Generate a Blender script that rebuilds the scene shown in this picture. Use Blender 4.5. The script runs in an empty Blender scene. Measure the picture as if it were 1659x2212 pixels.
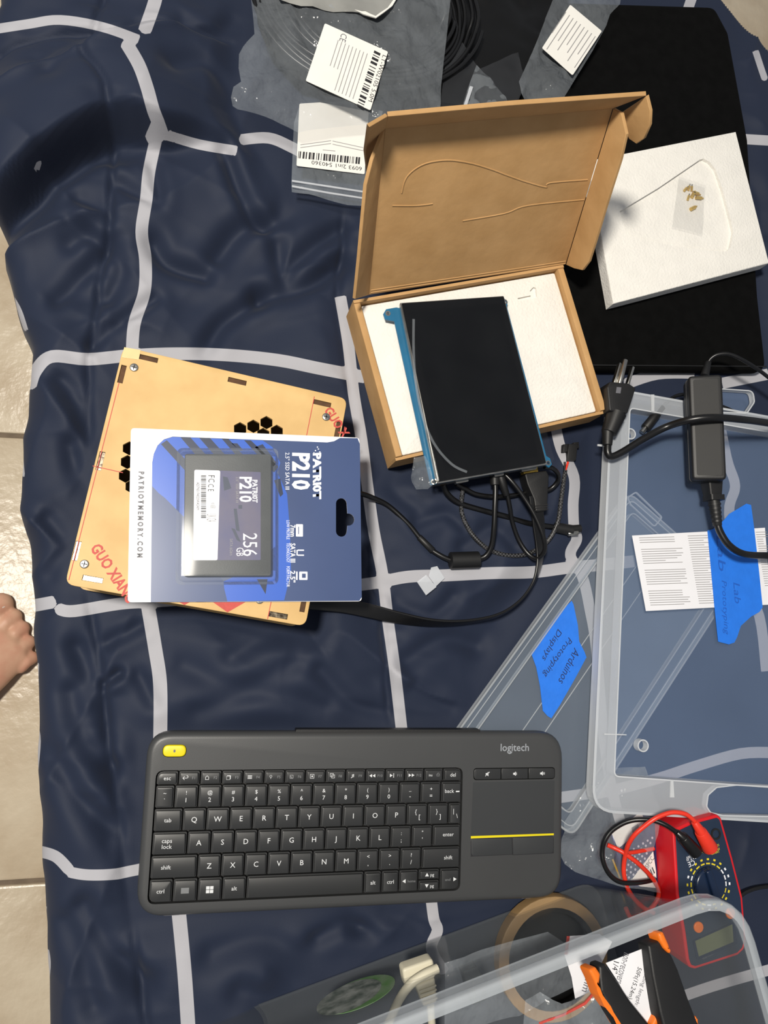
import bpy, bmesh, math, random
import numpy as np
from mathutils import Vector, Matrix
from mathutils.geometry import delaunay_2d_cdt
random.seed(7); RNG = np.random.default_rng(11)
scene = bpy.context.scene
C = scene.collection

# ---------------------------------------------------------------- camera
F_PX, CX, CY = 1662.0, 829.5, 1106.0          # focal length and centre for a 1659x2212 frame
CAM_H = 0.6742                                # camera height above the bed surface (z = 0)
fw = Vector((math.tan(math.radians(12.53)), math.tan(math.radians(9.25)), -1)).normalized()
rt = fw.cross(Vector((0, 1, 0))).normalized()
up = rt.cross(fw)
cam_data = bpy.data.cameras.new('camera'); cam = bpy.data.objects.new('camera', cam_data); C.objects.link(cam)
cam_data.sensor_fit = 'VERTICAL'; cam_data.sensor_height = 36; cam_data.lens = 36 * F_PX / 2212
cam_data.clip_start = 0.01
cam.matrix_world = Matrix(((rt.x, up.x, -fw.x, 0), (rt.y, up.y, -fw.y, 0), (rt.z, up.z, -fw.z, CAM_H), (0, 0, 0, 1)))
scene.camera = cam
EYE = Vector((0, 0, CAM_H))

# ---------------------------------------------------------------- world, lamps, exposure
w = bpy.data.worlds.new('room_ambient'); scene.world = w; w.use_nodes = True
bg = w.node_tree.nodes['Background']; bg.inputs[0].default_value = (0.90, 0.93, 1.0, 1); bg.inputs[1].default_value = 0.28

def ceiling_lamp(name, loc, size, power, col):
    l = bpy.data.lights.new(name, 'AREA'); l.shape = 'DISK'; l.size = size; l.energy = power; l.color = col
    o = bpy.data.objects.new(name, l); C.objects.link(o); o.location = loc
    o.rotation_euler = (Vector((0.1, 0.1, 0)) - Vector(loc)).to_track_quat('-Z', 'Y').to_euler()
    return o
ceiling_lamp('ceiling_lamp', (-0.55, 0.22, 1.95), 0.24, 52, (1, 0.94, 0.84))

vs = scene.view_settings
vs.view_transform = 'Standard'; vs.look = 'None'; vs.exposure = 0.0; vs.gamma = 1.0; vs.use_curve_mapping = False
scene.cycles.transparent_max_bounces = 32

# ---------------------------------------------------------------- helpers: geometry of the view
def ray(px, py):
    return rt * ((px - CX) / F_PX) - up * ((py - CY) / F_PX) + fw
def U(px, py, z=0.0):
    """point of the horizontal plane at height z seen at a photo pixel"""
    d = ray(px, py); return EYE + d * ((z - CAM_H) / d.z)
class Fr:
    """rigid local frame; L() gives local coordinates of a pixel on the local plane z = h"""
    def __init__(s, o, x, n=(0, 0, 1)):
        n = Vector(n).normalized(); x = Vector(x); x = (x - n * x.dot(n)).normalized(); y = n.cross(x)
        s.W = Matrix(((x.x, y.x, n.x, o[0]), (x.y, y.y, n.y, o[1]), (x.z, y.z, n.z, o[2]), (0, 0, 0, 1)))
        s.I = s.W.inverted()
    def L(s, p, h=0.0):
        o = s.I @ EYE; d = s.I.to_3x3() @ ray(p[0], p[1])
        k = (h - o.z) / d.z; q = o + d * k; return (q.x, q.y)
    def Ls(s, ps, h=0.0): return [s.L(p, h) for p in ps]
def zfr(p0, p1, z):            # horizontal frame at height z: origin at pixel p0, x axis towards pixel p1
    a, b = U(*p0, z), U(*p1, z); return Fr(a, b - a)

# ---------------------------------------------------------------- helpers: materials
def lin(c):
    return tuple((v / 12.92 if v <= 0.04045 else ((v + 0.055) / 1.055) ** 2.4) for v in [x / 255 for x in c])
def mat(name, rgb, rough=0.5, metal=0.0, alpha=1.0, spec=0.5, noise=None, bump=None, sheen=0.0, coat=0.0, rgb2=None, trans=0.0):
    """procedural Principled material; noise=(scale, amount) varies the colour, bump=(scale, strength, distance)"""
    m = bpy.data.materials.new(name); m.use_nodes = True
    nt = m.node_tree; b = nt.nodes['Principled BSDF']
    c = lin(rgb)
    b.inputs['Base Color'].default_value = (*c, 1); b.inputs['Roughness'].default_value = rough
    b.inputs['Metallic'].default_value = metal; b.inputs['Alpha'].default_value = alpha
    b.inputs['Specular IOR Level'].default_value = spec
    b.inputs['Sheen Weight'].default_value = sheen; b.inputs['Coat Weight'].default_value = coat
    b.inputs['Transmission Weight'].default_value = trans
    tc = nt.nodes.new('ShaderNodeTexCoord')
    if noise:
        n = nt.nodes.new('ShaderNodeTexNoise'); n.inputs['Scale'].default_value = noise[0]; n.inputs['Detail'].default_value = 6
        nt.links.new(tc.outputs['Object'], n.inputs['Vector'])
        r = nt.nodes.new('ShaderNodeMix'); r.data_type = 'RGBA'
        c2 = lin(rgb2) if rgb2 else tuple(v * (1 - noise[1]) for v in c)
        r.inputs[6].default_value = (*c, 1); r.inputs[7].default_value = (*c2, 1)
        k = nt.nodes.new('ShaderNodeMapRange'); k.inputs[1].default_value = 0.35; k.inputs[2].default_value = 0.65
        nt.links.new(n.outputs['Fac'], k.inputs[0]); nt.links.new(k.outputs[0], r.inputs[0])
        nt.links.new(r.outputs[2], b.inputs['Base Color'])
    if bump:
        n2 = nt.nodes.new('ShaderNodeTexNoise'); n2.inputs['Scale'].default_value = bump[0]; n2.inputs['Detail'].default_value = 3
        nt.links.new(tc.outputs['Object'], n2.inputs['Vector'])
        bp = nt.nodes.new('ShaderNodeBump'); bp.inputs['Strength'].default_value = bump[1]; bp.inputs['Distance'].default_value = bump[2]
        nt.links.new(n2.outputs['Fac'], bp.inputs['Height']); nt.links.new(bp.outputs[0], b.inputs['Normal'])
    return m
M = dict(
    tile=mat('glazed_tile', (206, 192, 168), 0.32, noise=(9, 0.2), rgb2=(184, 166, 140), bump=(55, 0.35, 0.004)),
    grout=mat('grout', (120, 105, 88), 0.9, noise=(60, 0.2)),
    skin=mat('skin', (212, 168, 140), 0.5, noise=(45, 0.1), rgb2=(205, 150, 125)),
    nail=mat('toenail', (235, 222, 210), 0.3, noise=(80, 0.05)),
    mdf=mat('mdf_wood', (214, 178, 118), 0.6, noise=(28, 0.12), rgb2=(200, 163, 104)),
    mdf_edge=mat('burnt_mdf_edge', (92, 62, 36), 0.8, noise=(120, 0.4)),
    dark_in=mat('dark_interior', (20, 18, 17), 0.7, noise=(60, 0.3)),
    red_print=mat('red_print', (196, 72, 62), 0.6, noise=(300, 0.15)),
    steel=mat('steel', (190, 188, 182), 0.28, 1.0, noise=(90, 0.3)),
    gold=mat('brass', (222, 184, 84), 0.3, 0.6, noise=(90, 0.2)),
    card_white=mat('coated_card_white', (236, 236, 240), 0.35, noise=(15, 0.03)),
    card_slate=mat('coated_card_slate', (62, 80, 122), 0.32, noise=(9, 0.12)),
    card_blue=mat('coated_card_blue', (52, 98, 196), 0.32, noise=(9, 0.1)),
    card_dark=mat('coated_card_dark', (44, 54, 78), 0.32, noise=(12, 0.1)),
    white_ink=mat('white_ink', (238, 240, 246), 0.5, noise=(200, 0.02)),
    grey_ink=mat('grey_ink', (104, 104, 110), 0.5, noise=(200, 0.05)),
    black_ink=mat('black_ink', (30, 30, 34), 0.6, noise=(200, 0.1)),
    faint_ink=mat('faint_grey_ink', (150, 148, 148), 0.6, noise=(200, 0.1)),
    ssd=mat('ssd_shell', (62, 64, 64), 0.5, noise=(60, 0.1), bump=(900, 0.15, 0.0004)),
    ssd_art=mat('ssd_label_art', (84, 76, 104), 0.4, noise=(30, 0.35), rgb2=(66, 66, 112)),
    cardboard=mat('kraft_cardboard', (190, 150, 100), 0.8, noise=(35, 0.1), rgb2=(180, 140, 90), bump=(70, 0.25, 0.002)),
    cardboard_in=mat('kraft_cardboard_cut', (196, 158, 106), 0.85, noise=(150, 0.2)),
    foam=mat('white_foam', (232, 229, 222), 0.9, noise=(60, 0.05), bump=(420, 0.5, 0.0015), sheen=0.2),
    lcd=mat('black_lcd_glass', (7, 8, 11), 0.07, noise=(4, 0.1), spec=0.2),
    pcb=mat('blue_circuit_board', (16, 100, 140), 0.4, noise=(50, 0.15)),
    flex=mat('orange_flex', (200, 130, 70), 0.4, noise=(80, 0.15)),
    kb=mat('charcoal_plastic', (62, 63, 64), 0.42, noise=(20, 0.04), bump=(1800, 0.12, 0.0003)),
    key=mat('key_plastic', (43, 44, 45), 0.40, noise=(20, 0.04)),
    pad=mat('touchpad_plastic', (50, 52, 54), 0.5, noise=(20, 0.04)),
    yellow=mat('yellow_plastic', (226, 208, 20), 0.4, noise=(60, 0.05)),
    ink_key=mat('key_print', (214, 216, 218), 0.5, noise=(200, 0.02)),
    ink_dim=mat('dim_key_print', (118, 120, 122), 0.5, noise=(200, 0.02)),
    black_rubber=mat('black_cable_rubber', (14, 14, 15), 0.32, noise=(60, 0.15)),
    black_matte=mat('black_matte_plastic', (20, 20, 21), 0.5, noise=(60, 0.15), bump=(700, 0.1, 0.0005)),
    red_rubber=mat('red_rubber', (226, 54, 34), 0.35, noise=(60, 0.06)),
    red_holster=mat('red_holster', (208, 22, 32), 0.42, noise=(40, 0.08)),
    navy_face=mat('navy_meter_face', (28, 44, 66), 0.45, noise=(40, 0.08)),
    navy_knob=mat('navy_dial', (20, 36, 62), 0.25, noise=(40, 0.08)),
    meter_lcd=mat('meter_lcd', (104, 110, 82), 0.25, noise=(40, 0.1)),
    yellow_ink=mat('yellow_ink', (226, 204, 40), 0.5, noise=(200, 0.05)),
    orange=mat('orange_rubber', (238, 118, 28), 0.4, noise=(60, 0.06)),
    felt=mat('black_felt', (9, 9, 9), 0.95, noise=(80, 0.4), bump=(600, 0.5, 0.001), spec=0.1),
    black_film=mat('black_plastic_film', (8, 8, 8), 0.38, noise=(25, 0.3), spec=0.35),
    grey_film=mat('grey_mailer_film', (150, 150, 146), 0.4, noise=(25, 0.25)),
    clear_bag=mat('clear_bag_film', (205, 214, 222), 0.16, alpha=0.20, spec=0.6, noise=(30, 0.25), bump=(60, 0.8, 0.006)),
    clear_bag2=mat('clear_crinkled_film', (190, 198, 206), 0.15, alpha=0.20, spec=0.7, noise=(30, 0.3), bump=(55, 0.9, 0.007)),
    smoke_bag=mat('smoky_bag_film', (70, 72, 76), 0.22, alpha=0.35, spec=0.5, noise=(30, 0.25)),
    film=mat('thin_clear_film', (200, 205, 212), 0.10, alpha=0.012, spec=0.6, noise=(30, 0.3)),
    blister=mat('clear_blister', (200, 208, 216), 0.10, alpha=0.10, spec=0.35, noise=(30, 0.2)),
    bin_panel=mat('clear_bin_panel', (140, 165, 205), 0.16, alpha=0.16, spec=0.5, noise=(8, 0.12)),
    bin_rim=mat('frosted_bin_rim', (206, 212, 220), 0.3, alpha=0.34, spec=0.5, noise=(8, 0.1)),
    bin_edge=mat('frosted_bin_edge', (226, 230, 234), 0.35, alpha=0.62, spec=0.5, noise=(8, 0.1)),
    lid_clear=mat('clear_lid_plastic', (180, 196, 214), 0.14, alpha=0.13, spec=0.5, noise=(8, 0.12)),
    lid_line=mat('clear_lid_edge', (214, 220, 226), 0.25, alpha=0.40, spec=0.5, noise=(8, 0.1)),
    tub_wall=mat('clear_tub_wall', (126, 131, 133), 0.12, alpha=0.19, spec=0.5, noise=(6, 0.2)),
    tub_rim=mat('clear_tub_rim', (205, 212, 218), 0.22, alpha=0.40, spec=0.5, noise=(6, 0.15)),
    tape=mat('blue_masking_tape', (28, 116, 226), 0.6, noise=(90, 0.08), bump=(260, 0.3, 0.0006)),
    ink_navy=mat('navy_marker', (22, 40, 90), 0.6, noise=(200, 0.1)),
    ink_faded=mat('faded_marker', (20, 88, 186), 0.6, noise=(200, 0.1)),
    paper=mat('white_paper', (230, 230, 234), 0.7, noise=(20, 0.04)),
    label=mat('white_label', (232, 230, 224), 0.55, noise=(40, 0.04)),
    beige=mat('beige_plastic', (206, 200, 178), 0.45, noise=(40, 0.06)),
    green=mat('green_sticker', (86, 128, 70), 0.5, noise=(70, 0.4), rgb2=(120, 140, 112)),
    kraft_tape=mat('brown_tape_core', (146, 118, 80), 0.6, noise=(40, 0.15)),
    masking=mat('tan_tape', (226, 196, 138), 0.5, noise=(60, 0.1)),
    frosted=mat('frosted_plastic', (222, 226, 232), 0.3, alpha=0.5, noise=(60, 0.05)),
    copperboard=mat('antistatic_foil', (52, 58, 108), 0.25, 0.3, noise=(60, 0.3)),
    silver_dot=mat('silver_dot', (196, 198, 214), 0.3, 0.2, noise=(60, 0.1)),
)

# ---------------------------------------------------------------- helpers: objects
def tag(o, label, cat, group=None, kind=None):
    if label: o['label'] = label
    if cat: o['category'] = cat
    if group: o['group'] = group
    if kind: o['kind'] = kind
    return o
def thing(name, label, cat, W=None, group=None):
    o = bpy.data.objects.new(name, None); C.objects.link(o); o.empty_display_size = 0.01
    if W is not None: o.matrix_world = W if isinstance(W, Matrix) else Matrix.Translation(W)
    return tag(o, label, cat, group)
def mesh_obj(name, verts, faces, m, parent=None, smooth=False, label=None):
    me = bpy.data.meshes.new(name); me.from_pydata([tuple(v) for v in verts], [], faces); me.update()
    return link(name, me, m, parent, smooth, label)
def link(name, me, m, parent=None, smooth=False, label=None):
    if m: me.materials.clear(); me.materials.append(m)
    if smooth: me.shade_smooth()
    o = bpy.data.objects.new(name, me); C.objects.link(o)
    if parent: o.parent = parent
    if label: o['label'] = label
    return o
def bm_obj(name, bm, m, parent=None, smooth=False, label=None):
    bmesh.ops.recalc_face_normals(bm, faces=bm.faces)
    me = bpy.data.meshes.new(name); bm.to_mesh(me); bm.free()
    return link(name, me, m, parent, smooth, label)
def smart(o, angle=35):
    o.data.shade_smooth(); o.data.set_sharp_from_angle(angle=math.radians(angle)); return o

def area(l): return sum(l[i - 1][0] * l[i][1] - l[i][0] * l[i - 1][1] for i in range(len(l))) / 2
def ccw(l): return list(l) if area(l) > 0 else list(reversed(l))
def rnd(loop, r, n=5):
    """round the corners of a polygon; r is one radius or one per corner"""
    out = []; N = len(loop)
    for i in range(N):
        p = Vector(loop[i]); a = Vector(loop[i - 1]) - p; b = Vector(loop[(i + 1) % N]) - p
        rr = r[i] if isinstance(r, (list, tuple)) else r
        if rr <= 0: out.append(tuple(p)); continue
        ang = a.angle(b); d = min(rr / max(math.tan(ang / 2), 1e-3), a.length * .49, b.length * .49)
        s, e = p + a.normalized() * d, p + b.normalized() * d
        for k in range(n + 1):
            t = k / n; out.append(tuple(s * (1 - t) ** 2 + p * 2 * t * (1 - t) + e * t * t))
    return out
def rrect(cx, cy, w, h, r, n=5):
    return rnd([(cx - w / 2, cy - h / 2), (cx + w / 2, cy - h / 2), (cx + w / 2, cy + h / 2), (cx - w / 2, cy + h / 2)], r, n)
def ngon(cx, cy, r, n=24, a0=0): return [(cx + r * math.cos(a0 + 2 * math.pi * i / n), cy + r * math.sin(a0 + 2 * math.pi * i / n)) for i in range(n)]
def inset(loop, d):
    """offset a polygon inwards by d"""
    l = ccw(loop); out = []
    for i in range(len(l)):
        p, a, b = Vector(l[i]), Vector(l[i - 1]), Vector(l[(i + 1) % len(l)])
        e1, e2 = (p - a), (b - p)
        if e1.length < 1e-9 or e2.length < 1e-9: out.append(tuple(p)); continue
        e1.normalize(); e2.normalize(); n1, n2 = Vector((-e1.y, e1.x)), Vector((-e2.y, e2.x))
        q = n1 + n2; q = q / max(q.dot(q) / 2, 0.3); out.append(tuple(p + q * d))
    return out
def cdt(loops, extra=()):
    vs, es = [], []
    for l in loops:
        k = len(vs); vs += [Vector((p[0], p[1])) for p in l]; es += [(k + i, k + (i + 1) % len(l)) for i in range(len(l))]
    vs += [Vector(p) for p in extra]
    r = delaunay_2d_cdt(vs, es, [], 1, 1e-7)
    return r[0], r[2]
def inside(p, l):
    c = False; x, y = p[0], p[1]
    for i in range(len(l)):
        x1, y1, x2, y2 = *l[i - 1][:2], *l[i][:2]
        if (y1 > y) != (y2 > y) and x < (x2 - x1) * (y - y1) / (y2 - y1) + x1: c = not c
    return c
def prism(bm, loops, z0, z1, bev=0.0, steps=3):
    """solid between z0 and z1; loops[0] outline, the rest holes; bev rounds the top outer edge"""
    outer = ccw(loops[0]); holes = loops[1:]
    rings = [(0, z0)] + ([(bev * (1 - math.cos(a)), z1 - bev + bev * math.sin(a)) for a in [math.pi / 2 * k / steps for k in range(steps + 1)]] if bev > 0 else [(0, z1)])
    prev = None; top = outer
    for d, z in rings:
        l = inset(outer, d) if d > 0 else outer
        cur = [bm.verts.new((p[0], p[1], z)) for p in l]
        if prev:
            for i in range(len(cur)): bm.faces.new((prev[i - 1], prev[i], cur[i], cur[i - 1]))
        prev = cur; top = l
    for l in holes:
        a = [bm.verts.new((p[0], p[1], z0)) for p in l]; b = [bm.verts.new((p[0], p[1], z1)) for p in l]
        for i in range(len(l)): bm.faces.new((a[i - 1], a[i], b[i], b[i - 1]))
    for z, o in ((z0, outer), (z1, top)):
        vv, ff = cdt([o] + list(holes)); q = [bm.verts.new((v[0], v[1], z)) for v in vv]
        for f in ff:
            c = sum((vv[i] for i in f), Vector((0, 0))) / len(f)
            if not any(inside(c, h) for h in holes):
                try: bm.faces.new([q[i] for i in f])
                except ValueError: pass
    bmesh.ops.remove_doubles(bm, verts=bm.verts, dist=1e-7)
def panel(name, loops, z0, z1, m, parent, bev=0.0, label=None, sm=False):
    bm = bmesh.new(); prism(bm, loops, z0, z1, bev); o = bm_obj(name, bm, m, parent, label=label)
    if bev > 0 or sm: smart(o)
    return o
def flat(name, loop, z, m, parent, label=None):
    """flat print lying on a surface"""
    vv, ff = cdt([ccw(loop)])
    return mesh_obj(name, [(v[0], v[1], z) for v in vv], ff, m, parent, label=label)
def bars(name, quads, z, m, parent, label=None):
    v, f = [], []
    for q in quads:
        k = len(v); v += [(p[0], p[1], z) for p in ccw(q)]; f.append(tuple(range(k, k + len(q))))
    return mesh_obj(name, v, f, m, parent, label=label)
def line_quad(a, b, w):
    a, b = Vector(a), Vector(b); d = (b - a).normalized(); n = Vector((-d.y, d.x)) * w / 2
    return [tuple(a + n), tuple(b + n), tuple(b - n), tuple(a - n)]
def smooth_path(pts, n=8):
    P = [Vector(p) for p in pts]; out = []
    for i in range(len(P) - 1):
        p0, p1, p2, p3 = P[max(i - 1, 0)], P[i], P[i + 1], P[min(i + 2, len(P) - 1)]
        for k in range(n):
            t = k / n
            out.append(0.5 * ((2 * p1) + (p2 - p0) * t + (2 * p0 - 5 * p1 + 4 * p2 - p3) * t * t + (3 * p1 - p0 - 3 * p2 + p3) * t ** 3))
    out.append(P[-1]); return out
def sweep(name, path, prof, m, parent=None, ups=None, smooth=True, label=None, scales=None):
    """sweep a closed 2D profile along a 3D path; ups gives the profile's y direction along the path"""
    bm = bmesh.new(); prev = None; n = len(path); u = Vector((0, 0, 1)); rings = []
    for i, p in enumerate(path):
        t = (path[min(i + 1, n - 1)] - path[max(i - 1, 0)]).normalized()
        uu = ups[i] if ups else u
        s = uu.cross(t)
        if s.length < 0.05: s = Vector((1, 0, 0)).cross(t)
        s.normalize(); y = t.cross(s)
        if not ups: u = y if abs(y.z) > 0.2 else u
        k = scales[i] if scales else 1
        rings.append([bm.verts.new(p + s * (a * k) + y * (b * k)) for a, b in prof])
    for a, b in zip(rings, rings[1:]):
        for i in range(len(prof)): bm.faces.new((a[i - 1], a[i], b[i], b[i - 1]))
    bm.faces.new(rings[0]); bm.faces.new(list(reversed(rings[-1])))
    o = bm_obj(name, bm, m, parent, label=label)
    if smooth: smart(o, 50)
    return o
def circ(r, n=10): return ngon(0, 0, r, n)
def pxpath(pts, n=8): return smooth_path([U(p[0], p[1], p[2]) for p in pts], n)
def tube(name, pts, r, m, parent=None, n=8, label=None):
    return sweep(name, pxpath(pts, n), circ(r), m, parent, label=label)
def seg(name, a, b, r0, r1, m, parent, prof=None, label=None):
    a, b = Vector(a), Vector(b)
    return sweep(name, [a, a.lerp(b, .02), a.lerp(b, .98), b], prof or circ(1, 14), m, parent, scales=[r0 * .9, r0, r1, r1 * .9], label=label)
def text_mesh(s, size, align='CENTER', bold=0.0):
    cu = bpy.data.curves.new('t', 'FONT'); cu.body = s; cu.size = size; cu.align_x = align; cu.align_y = 'CENTER'
    cu.resolution_u = 2; cu.offset = bold
    o = bpy.data.objects.new('t', cu); C.objects.link(o)
    dg = bpy.context.evaluated_depsgraph_get(); me = bpy.data.meshes.new_from_object(o.evaluated_get(dg))
    bpy.data.objects.remove(o); bpy.data.curves.remove(cu); return me
def text(name, s, size, xy, z, rot, m, parent, align='CENTER', bold=0.0, fit=None, shear=0.0, mirror=False, label=None):
    """flat lettering; fit=(width, height) stretches it to that size"""
    me = text_mesh(s, size, align, bold)
    co = np.array([v.co[:] for v in me.vertices]) if len(me.vertices) else np.zeros((0, 3))
    if fit and len(co):
        mn, mx = co.min(0), co.max(0); c = (mn + mx) / 2; c[2] = 0
        co = (co - c) * [fit[0] / max(mx[0] - mn[0], 1e-6), fit[1] / max(mx[1] - mn[1], 1e-6), 1]
    if len(co):
        co[:, 0] += shear * co[:, 1]
        if mirror: co[:, 0] *= -1
    cr, sr = math.cos(rot), math.sin(rot)
    for v, c in zip(me.vertices, co): v.co = (xy[0] + c[0] * cr - c[1] * sr, xy[1] + c[0] * sr + c[1] * cr, z)
    me.name = name
    return link(name, me, m, parent, label=label)
def join_meshes(name, objs, parent):
    bm = bmesh.new()
    for o in objs: bm.from_mesh(o.data)
    m = objs[0].data.materials[0]
    for o in objs: bpy.data.objects.remove(o)
    me = bpy.data.meshes.new(name); bm.to_mesh(me); bm.free(); return link(name, me, m, parent)
# value noise for cloth and film
_T = RNG.random((256, 256)) * 2 - 1
def vnoise(x, y):
    xi, yi = np.floor(x).astype(int), np.floor(y).astype(int); fx, fy = x - xi, y - yi
    fx = fx * fx * fx * (fx * (fx * 6 - 15) + 10); fy = fy * fy * fy * (fy * (fy * 6 - 15) + 10)
    g = lambda a, b: _T[a % 256, b % 256]
    return (g(xi, yi) * (1 - fx) + g(xi + 1, yi) * fx) * (1 - fy) + (g(xi, yi + 1) * (1 - fx) + g(xi + 1, yi + 1) * fx) * fy
def sheet(name, fr, px, m, parent, step=0.004, amp=0.003, freq=60, h=0.0, seed=0, smooth=True, label=None, hfun=None, local=False):
    """crinkled thin film with the traced outline, lying on the frame's plane"""
    loop = ccw(px if local else fr.Ls(px, h)); xs = [p[0] for p in loop]; ys = [p[1] for p in loop]
    dense = []
    for i in range(len(loop)):
        a, b = Vector(loop[i - 1]), Vector(loop[i]); n = max(1, int((b - a).length / step / 1.5))
        dense += [tuple(a.lerp(b, k / n)) for k in range(n)]
    ex = [(x + random.uniform(-.3, .3) * step, y + random.uniform(-.3, .3) * step) for x in np.arange(min(xs), max(xs), step) for y in np.arange(min(ys), max(ys), step)]
    ex = [p for p in ex if inside(p, loop)]
    vv, ff = cdt([dense], ex)
    X = np.array([v[0] for v in vv]); Y = np.array([v[1] for v in vv])
    a = vnoise(X * freq + seed * 17.3 + 2 * vnoise(X * freq * .4, Y * freq * .4 + seed), Y * freq + seed * 5.1)
    b = vnoise(X * freq * 2.3 + seed * 3, Y * freq * 2.3 + 7)
    Z = h + amp * (1 - 2 * np.abs(a)) + amp * .35 * (1 - 2 * np.abs(b))
    if hfun: Z = Z + np.array([hfun(x, y) for x, y in zip(X, Y)])
    o = mesh_obj(name, np.stack([X, Y, Z], 1), ff, m, parent, smooth, label); return o

# ================================================================ the setting: tiled floor
FLOOR_Z = -0.45
fl = bpy.data.objects.new('floor', None); C.objects.link(fl); fl.location = (0, 0, FLOOR_Z); fl['kind'] = 'structure'
panel('grout_bed', [[(-1.6, -1.6), (2.2, -1.6), (2.2, 2.4), (-1.6, 2.4)]], -0.03, -0.004, M['grout'], fl)
g1, g2 = U(20, 940, FLOOR_Z), U(60, 1905, FLOOR_Z)
ts = g1.y - g2.y; gap = 0.006
bmt = bmesh.new(); prism(bmt, [rrect(0, 0, ts - gap, ts - gap, 0.004)], -0.02, 0.0, 0.003, 2)
tile0 = smart(bm_obj('tile', bmt, M['tile'], fl))
first = True
for ix in range(-2, 5):
    for iy in range(-3, 4):
        o = tile0 if first else tile0.copy()
        if not first: C.objects.link(o)
        first = False
        o.location = (-0.02 + (ix + .5) * ts, g1.y + (iy + .5) * ts, 0)

# ================================================================ comforter
EDGE = [(0, -60), (0, 30), (-25, 80), (-40, 250), (-20, 420), (3, 450), (8, 560), (28, 650), (60, 750), (63, 830), (56, 900), (44, 945), (45, 1100), (54, 1180), (62, 1290), (70, 1390), (73, 1450), (75, 1600), (80, 1750), (82, 1880), (90, 2000), (93, 2212), (95, 2400)]
ed = [U(x, y, -0.02) for x, y in EDGE]
ey = np.array([p.y for p in ed])[::-1]; exx = np.array([p.x for p in ed])[::-1]
NY, NX, ND = 780, 560, 26
ys = np.linspace(-0.72, 1.05, NY)
xe = np.interp(ys, ey, exx) + 0.002 * vnoise(ys * 40, ys * 0 + 3.3)
XR = 1.10
u = np.linspace(0, 1, NX) ** 1.0
X = xe[:, None] + (XR - xe[:, None]) * u[None, :]
Y = np.repeat(ys[:, None], NX, 1)

def poly_dist(px, X, Y, z=0.0, want_t=False):
    P = [U(p[0], p[1], z) for p in px]; D = np.full(X.shape, 9.0)
    for a, b in zip(P, P[1:]):
        dx, dy = b.x - a.x, b.y - a.y; L2 = dx * dx + dy * dy
        t = np.clip(((X - a.x) * dx + (Y - a.y) * dy) / L2, 0, 1)
        D = np.minimum(D, np.hypot(X - a.x - t * dx, Y - a.y - t * dy))
    return D
def sstep(a, b, x):
    t = np.clip((x - a) / (b - a), 0, 1); return t * t * (3 - 2 * t)
def spl(px, n=6): return [tuple(v)[:2] for v in smooth_path([(p[0], p[1], 0) for p in px], n)]

Z = 0.006 * vnoise(X * 7 + 3, Y * 7) + 0.003 * vnoise(X * 15, Y * 15 + 9)
wx, wy = 0.035 * vnoise(X * 6 + 40, Y * 6), 0.035 * vnoise(X * 6, Y * 6 + 80)
# pulled folds: ridged noise, stretched along a slowly turning direction
for k, (fa, fb, am, ang) in enumerate([(15, 5, .0050, .5), (13, 5, .0048, -.75), (24, 8, .0022, 1.2), (40, 12, .0007, -.2)]):
    ca, sa = math.cos(ang), math.sin(ang)
    P, Q = (X + wx) * ca + (Y + wy) * sa, -(X + wx) * sa + (Y + wy) * ca
    n = vnoise(P * fb + 11 * k, Q * fa + 5 * k); m_ = sstep(-.35, .5, vnoise(X * 6 + 31 * k, Y * 6 + 13))
    Z += am * m_ * ((1 - np.abs(n)) ** 2 * 2 - 1)
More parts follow.
